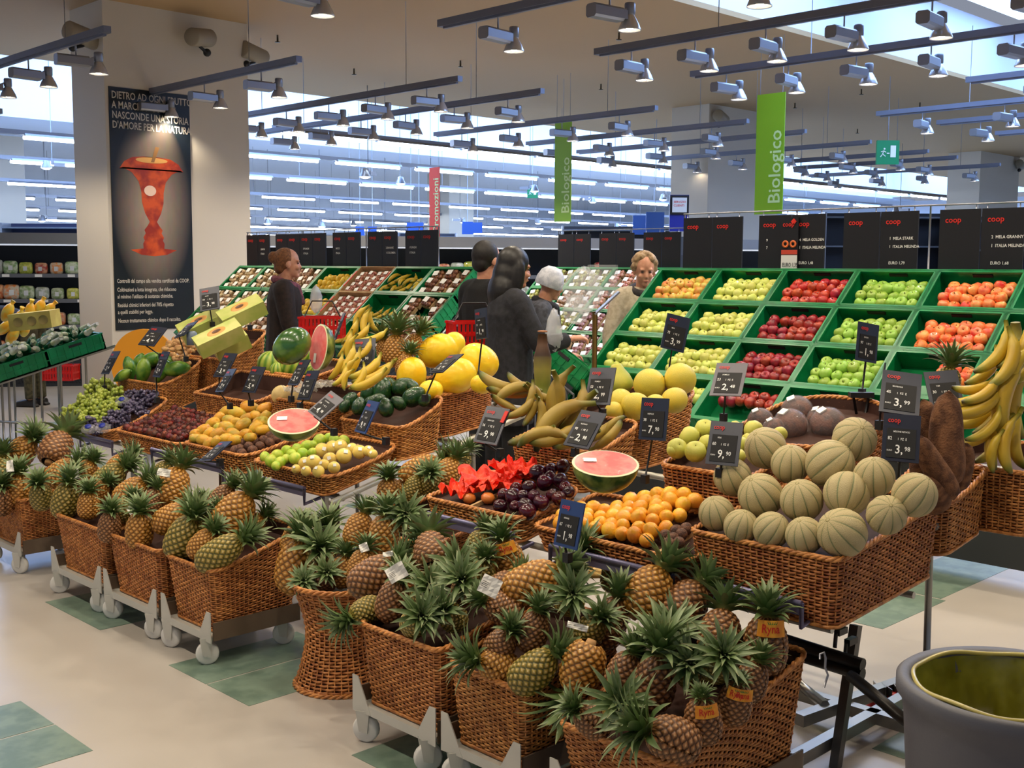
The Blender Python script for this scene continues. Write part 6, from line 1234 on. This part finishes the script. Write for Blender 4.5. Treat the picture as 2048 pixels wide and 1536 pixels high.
# ------------------------------------------------------------------ people
M_skin = mat('skin', (206, 150, 120), .5, (196, 136, 106), 30, sss=.1)
def remesh(o, vox, smooth=2):
    m = o.modifiers.new('r', 'REMESH'); m.mode = 'VOXEL'; m.voxel_size = vox; m.use_smooth_shade = True
    if smooth: s = o.modifiers.new('s', 'SMOOTH'); s.iterations = smooth; s.factor = .5
    return o
def hand(mb, p, d, up, s=1., curl=.5, side=1):        # p wrist, d pointing direction, up = back of the hand
    d = nrm(d); up = nrm(np.array(up)-d*(np.array(up)@d)); w_ = np.cross(up, d)*side
    mb.tube([p-d*.02, p+d*.02*s, p+d*.055*s, p+d*.085*s], [.024*s, .030*s, .037*s, .032*s], n=10, flat=.5) if 0 else None
    for k in range(4): mb.tube([p, p+w_*(k-1.5)*.012*s+d*.05*s, p+w_*(k-1.5)*.019*s+d*.088*s], [.016*s, .016*s, .0125*s], n=8)
    for k, L in enumerate((.068, .078, .072, .055)):
        q = p+w_*(k-1.5)*.019*s+d*.085*s; a1 = curl*.7+.1*k*curl; pts = [q]; a = 0
        for j, l in enumerate((.45, .32, .23)): a += a1*(1 if j else .7); q = q+(d*math.cos(a)-up*math.sin(a))*L*l*s; pts.append(q)
        mb.tube(pts, [.0098*s, .0092*s, .0085*s, .007*s], n=8)
    q = p-w_*.018*s+d*.02*s; mb.tube([q, q-w_*.025*s+d*.02*s, q-w_*.032*s+d*.05*s-up*.012*s, q-w_*.025*s+d*.075*s-up*.02*s], [.014*s, .012*s, .0105*s, .008*s], n=8)
def limb(mb, P, r): 
    P = np.array(P, float); n = 10; t = np.linspace(0, len(P)-1, n*(len(P)-1)+1); Q = np.stack([np.interp(t, range(len(P)), P[:, i]) for i in range(3)], 1)
    K = np.array([1, 2, 1.])/4
    for _ in range(4): Q[1:-1] = (Q[:-2]+2*Q[1:-1]+Q[2:])/4
    mb.tube(Q, np.interp(t, range(len(P)), r), n=14)
def person(pos, yaw, H, label, arms, top, top_z, trousers, hair, head_yaw=0., head_pitch=0., lean=0., bulk=1., hair_fn=None, scarf=None, shoes=(30, 26, 24), bend=None, hat=None, skinc=None):
    """local frame: +X forward, +Y left; arms = [(side, elbow, wrist, hand direction, back-of-hand, curl)] """
    s = H/1.70; R = rotz(yaw); t = thing('person', label, 'person', pos, None, R)
    def P(x, y, z):
        p = np.array([x, y, z], float)*s
        if bend and z > .92: h = np.array([0, 0, .92*s]); p = h+roty(bend) @ (p-h)
        elif z > .9: p = p+np.array([lean*(z-.9)*s, 0, 0])
        return p
    b = MB(); hz = 1.585
    HR = rotz(head_yaw) @ roty(head_pitch)
    hc = P(.015, 0, hz)
    def hp(x, y, z): v = HR @ (np.array([x, y, z])*s); return hc+(roty(bend) @ v if bend else v)
    HRr = (roty(bend) @ HR) if bend else HR
    b.ball(hp(-.012, 0, .028), np.array([.096, .077, .095])*s, n=24, k=18, R=HRr)          # skull
    b.ball(hp(.022, 0, -.035), np.array([.068, .060, .080])*s, n=20, k=14, R=HRr)          # face and jaw
    b.ball(hp(.062, 0, -.095), np.array([.026, .028, .022])*s, n=12, k=8, R=HRr)           # chin
    b.tube([hp(.078, 0, .016), hp(.088, 0, -.010), hp(.097, 0, -.030), hp(.084, 0, -.040)], np.array([.008, .010, .013, .009])*s, n=8)   # nose
    for sd in (-1, 1):
        b.ball(hp(.0, sd*.078, -.012), np.array([.020, .010, .032])*s, n=12, k=8, R=HRr)    # ear
        b.ball(hp(.068, sd*.036, -.032), np.array([.022, .022, .02])*s, n=10, k=8, R=HRr)   # cheek
        b.ball(hp(.077, sd*.032, .024), np.array([.014, .024, .008])*s, n=10, k=6, R=HRr)   # brow
    b.ball(hp(.088, 0, -.064), np.array([.010, .024, .007])*s, n=10, k=6, R=HRr)
    limb(b, [P(-.015, 0, 1.36), P(-.01, 0, 1.45), hp(-.012, 0, -.05)], np.array([.066, .056, .056])*s)
    limb(b, [P(0, 0, .92), P(0, 0, 1.12), P(0, 0, 1.32), P(-.01, 0, 1.41)], np.array([.12, .105, .12, .07])*s)
    for sd in (-1, 1): limb(b, [P(0, sd*.085, .93), P(.015, sd*.09, .50), P(0, sd*.095, .08)], np.array([.078, .052, .038])*s); limb(b, [P(-.04, sd*.1, .04), P(.14, sd*.11, .025)], np.array([.032, .026])*s)
    sl = MB()
    limb(sl, [P(0, 0, top_z), P(0, 0, .98), P(0, 0, 1.15), P(.0, 0, 1.3), P(-.01, 0, 1.40), P(-.01, 0, 1.46)], np.array([.155, .145, .14, .15, .12, .062])*s*bulk)
    V = np.array(sl.v[0]);  # widen the trunk sideways
    V[:, 1] *= 1.28; V[:, 0] *= .86 if not bend else 1; sl.v[0] = V
    ac = {}
    for sd, el, wr, hd, bk, cu in arms:
        sh = P(-.01, sd*.165, 1.375); e = P(*el); w_ = P(*wr)
        limb(b, [sh, e, w_], np.array([.045, .035, .026])*s)
        limb(sl, [P(-.01, sd*.08, 1.38), sh, e, w_-nrm(w_-e)*.03], np.array([.085, .082, .062, .050])*s*(.8+.2*bulk)) 
        hand(b, w_, np.array(hd, float), np.array(bk, float), s, cu, sd)
    bo = b.build('body', M_skin, t); remesh(bo, .0075)
    remesh(sl.build('jacket', top, t), .011, 3)
    tr = MB(); limb(tr, [P(0, 0, .86), P(0, 0, 1.0)], np.array([.135, .13])*s); 
    for sd in (-1, 1): limb(tr, [P(0, sd*.08, .9), P(.015, sd*.09, .50), P(0, sd*.095, .09)], np.array([.098, .072, .062])*s)
    remesh(tr.build('trousers', trousers, t), .012)
    sh = MB()
    for sd in (-1, 1): limb(sh, [P(-.06, sd*.1, .045), P(.05, sd*.105, .045), P(.17, sd*.115, .03)], np.array([.045, .044, .03])*s); sh.box(P(.05, sd*.105, .012), (.27*s, .09*s, .024))
    remesh(sh.build('shoes', mat('shoe', shoes, .5), t), .01)
    # hair
    hm = MB()
    if hair_fn: hair_fn(hm, hp, P, s, HRr)
    if hair_fn: remesh(hm.build('hair', hair, t), .009, 5)
    ey = MB()
    for sd in (-1, 1): ey.ball(hp(.078, sd*.031, .004), np.array([.008, .012, .0055])*s, n=10, k=6, R=HRr)
    ey.build('eyes', mat('eye_dark', (50, 36, 30), .2), t)
    MB().ball(hp(.0945, 0, -.064), np.array([.004, .019, .0035])*s, n=10, k=6, R=HRr).build('mouth', mat('lips', (164, 84, 76), .5), t)
    if scarf:
        sc = MB(); a = np.linspace(0, 2*PI, 20)[:-1]; sc.tube([P(-.005+.085*math.cos(q), .085*math.sin(q), 1.43-.03*math.cos(q)) for q in a], .034*s, n=10, closed=True); limb(sc, [P(.08, .02, 1.40), P(.14, .03, 1.25)], np.array([.04, .03])*s)
        remesh(sc.build('scarf', scarf, t), .01)
    if hat:
        h = MB(); h.lathe([(0, .125), (.05, .118), (.088, .08), (.104, .03), (.106, -.02), (.10, -.03)], 24, R=HRr, c=hp(-.02, 0, .0)); h.build('knitted_hat', hat, t)
    return t
def cloth(n, rgb, rgb2=None): return mat('cloth_'+n, rgb, .85, rgb2 or tuple(int(v*.7) for v in rgb), 30, bump=.4, bscale=250)
yR = math.atan2(RT[1], RT[0]); yB = math.atan2(-FW[1], -FW[0])
def short_hair(h, hp, P, s, R): h.ball(hp(-.028, 0, .035), np.array([.098, .086, .100])*s, n=20, k=14, R=R); h.ball(hp(-.06, 0, -.03), np.array([.055, .07, .06])*s, n=14, k=10, R=R)
def bald_hair(h, hp, P, s, R): h.ball(hp(-.028, 0, .032), np.array([.095, .086, .098])*s, n=20, k=14, R=R); h.ball(hp(-.12, 0, .05), np.array([.045, .04, .05])*s, n=12, k=8, R=R); h.ball(hp(-.065, 0, -.03), np.array([.055, .072, .06])*s, n=14, k=10, R=R)
def curly(h, hp, P, s, R):
    rs = np.random.RandomState(2)
    for k in range(60):
        a = rs.uniform(0, 2*PI); e = rs.uniform(-.5, 1.5); d = np.array([math.cos(a)*math.cos(e), math.sin(a)*math.cos(e), math.sin(e)])
        if d[0] > .45 and d[2] < .55: continue
        h.ball(hp(-.015+d[0]*.092, d[1]*.085, .035+d[2]*.09), .028*s, n=8, k=6)
    h.ball(hp(-.03, 0, .035), np.array([.095, .085, .1])*s, n=16, k=12, R=R)
def long_hair(h, hp, P, s, R):
    h.ball(hp(-.025, 0, .035), np.array([.108, .096, .108])*s, n=20, k=14, R=R); h.ball(hp(-.05, 0, -.05), np.array([.095, .10, .12])*s, n=16, k=12, R=R); h.ball(hp(-.07, 0, -.15), np.array([.09, .12, .13])*s, n=16, k=12, R=R)
    for sd in (-1, 1): h.ball(hp(.0, sd*.085, -.06), np.array([.05, .03, .12])*s, n=12, k=10, R=R)
def ground(x, y, D): p = onD(x, y, D); return np.array([p[0], p[1], 0])
person(ground(563, 533, 9.4), yR+.15, 1.73, 'person in long dark coat and pinkish scarf holding a clear bag', [(1, (.10, .24, 1.08), (.36, .14, 1.12), (1, -.2, .3), (0, .3, 1), .7), (-1, (.06, -.25, 1.06), (.34, -.12, 1.06), (1, .2, .2), (0, -.3, 1), .7)], cloth('coat_brown', (40, 26, 20)), .62, cloth('trousers_dark', (30, 28, 30)), mat('hair_ginger', (132, 84, 46), .7, (100, 62, 34), 60), hair_fn=bald_hair, scarf=cloth('scarf_mauve', (136, 76, 90)), bulk=1.12, lean=.06)
person(ground(1016, 533, 7.3), yR+.25, 1.70, 'person with long black hair and a black puffy jacket holding a white plastic bag', [(-1, (.14, -.25, 1.10), (.36, -.14, 1.14), (1, 0, .1), (0, -.2, 1), .8), (1, (.08, .25, 1.08), (.30, .12, 1.10), (1, -.2, .1), (0, .2, 1), .7)], cloth('puffer_black', (22, 22, 26), (34, 34, 40)), .60, cloth('trousers_black', (16, 16, 20)), mat('hair_black', (16, 14, 14), .45, (26, 22, 20), 60), hair_fn=long_hair, bulk=1.25, lean=.05, head_pitch=.15)
person(ground(972, 533, 8.0), yR+.7, 1.76, 'person in a plain black jacket with short dark hair behind the long-haired shopper', [(-1, (.04, -.25, 1.08), (.16, -.20, .88), (.6, .1, -1), (1, -.2, .2), .7), (1, (.04, .25, 1.08), (.16, .20, .88), (.6, -.1, -1), (1, .2, .2), .7)], cloth('jacket_black', (14, 14, 15)), .78, cloth('trousers_black2', (24, 24, 28)), mat('hair_dark', (30, 24, 20), .6, (18, 14, 12), 60), hair_fn=short_hair, bulk=1.1, head_pitch=.1)
tg = person(ground(1062, 533, 8.45), yR-.1, 1.58, 'person in a grey hooded jacket and white hat, half hidden by the long-haired shopper', [(-1, (.08, -.24, 1.08), (.26, -.16, 1.02), (1, 0, -.2), (0, -.2, 1), .6), (1, (.08, .24, 1.08), (.26, .16, 1.02), (1, 0, -.2), (0, .2, 1), .6)], cloth('jacket_grey', (72, 74, 84)), .74, cloth('trousers_grey', (50, 50, 60)), None, hat=cloth('hat_white', (206, 208, 216), (180, 184, 196)), scarf=cloth('scarf_black', (26, 26, 30)), bulk=1.15, lean=.22, head_pitch=.35)
person(ground(1284, 533, 8.8), yB+.1, 1.69, 'person with curly fair hair and cream jacket reaching into apple crates', [(1, (.16, .26, 1.12), (.38, .22, 1.10), (1, 0, -.2), (0, .2, 1), .4), (-1, (.05, -.26, 1.08), (.16, -.26, .86), (.5, 0, -1), (1, -.2, .2), .5)], cloth('jacket_cream', (196, 184, 160), (176, 162, 138)), .74, cloth('trousers_brown', (70, 58, 50)), mat('hair_fair', (170, 142, 104), .7, (128, 100, 70), 50), hair_fn=curly, scarf=cloth('scarf_char', (56, 50, 52)), bulk=1.08, lean=.10, head_pitch=.25)
g = ground(62, 533, 12.8)
person(g, yR+PI-.2, 1.68, 'person in olive trousers bending down before the left chiller', [(1, (.3, .2, 1.2), (.50, .1, 1.15), (1, 0, .2), (0, 0, 1), .5), (-1, (.3, -.2, 1.2), (.50, -.1, 1.15), (1, 0, .2), (0, 0, 1), .5)], cloth('jacket_dark', (30, 28, 28)), .85, cloth('trousers_olive', (84, 80, 56)), mat('hair_dark', (30, 24, 20), .6), hair_fn=short_hair, bend=1.35)
# bags in hands, red shopping baskets
def shopbag(x, y, D, r, label):
    rs = np.random.RandomState(int(x)); n = 18; u = np.linspace(0.0, PI, 16); th = np.arange(n)*2*PI/n
    V = np.stack([np.outer(np.sin(u), np.cos(th))*r*(.6+.4*(1-np.cos(u))/2)[:, None], np.outer(np.sin(u), np.sin(th))*r*.4, np.outer(np.cos(u)*1.5*r, np.ones(n))], -1); V = V*(1+rs.uniform(-.12, .12, V.shape[:2]+(1,)))
    tag(MB().grid(V, cv=True).build('plastic_bag', glass('film_shop', (232, 234, 238), .38), None, onD(x, y, D)), label, 'plastic bag')
shopbag(1108, 660, 7.15, .085, 'white translucent bag hanging from the hand of the long-haired shopper'); shopbag(632, 598, 9.2, .07, 'clear bag in the hands of the shopper in the long dark coat')
def redbasket(x, y, D, yaw, label, s=1.):
    t = thing('shopping_basket', label, 'shopping basket', onD(x, y, D), 'red shopping baskets', rotz(yaw)*(s*.8))
    mb = MB(); T, B2, H = (.22, .15), (.17, .11), .20
    for k in range(12):
        for sx in (-1, 1):
            y_ = (k-5.5)/6; mb.box((sx*(T[0]+B2[0])/2, y_*T[1], 0), (.008, .012, H)); mb.box((y_*T[0], sx*(T[1]+B2[1])/2, 0), (.018, .008, H))
    for z, q in ((H/2, T), (0, ((T[0]+B2[0])/2, (T[1]+B2[1])/2)), (-H/2+.01, B2)):
        for sx in (-1, 1): mb.box((sx*(T[0]+B2[0])/2*1.0, 0, z), (.014, 2*q[1], .022)); mb.box((0, sx*(T[1]+B2[1])/2, z), (2*q[0], .014, .022))
    mb.box((0, 0, -H/2), (2*B2[0], 2*B2[1], .01)); mb.build('tub', M_red, t)
    MB().tube([(-.18, 0, H/2), (-.10, 0, H/2+.16), (.10, 0, H/2+.16), (.18, 0, H/2)], .007, n=8).build('handle', M_blk, t)
redbasket(645, 655, 9.0, yR, 'red shopping basket on the arm of the shopper in the dark coat'); redbasket(948, 668, 7.7, yR+.3, 'red shopping basket held beside the long-haired shopper'); redbasket(122, 745, 12.5, yR, 'red shopping basket on the floor by the left chiller')
# ------------------------------------------------------------------ each look-alike says where it stands in its heap
ORD += ['twenty-first', 'twenty-second', 'twenty-third', 'twenty-fourth', 'twenty-fifth', 'twenty-sixth', 'twenty-seventh', 'twenty-eighth', 'twenty-ninth', 'thirtieth']
bpy.context.view_layer.update()
by = {}
for o in bpy.data.objects:
    if 'category' in o and 'label' in o: by.setdefault(o['label'], []).append(o)
for lab, obs in by.items():
    n = len(obs)
    if n < 2: continue
    P = []
    for o in obs:
        v = np.array(o.matrix_world.translation)-CAM; z = v@FW; P.append((1024+F_PX*(v@RT)/z, 768-F_PX*(v@UP)/z, o))
    k = 1 if n <= 7 else int(math.ceil(n/ (6. if n <= 30 else 11.)))
    P.sort(key=lambda q: q[1]); per = int(math.ceil(n/k))
    for r in range(k):
        row = sorted(P[r*per:(r+1)*per], key=lambda q: q[0])
        for j, q in enumerate(row):
            q[2]['label'] = lab+f', {ORD[j]} from left'+(f', {ORD[r]} line down' if k > 1 else '')
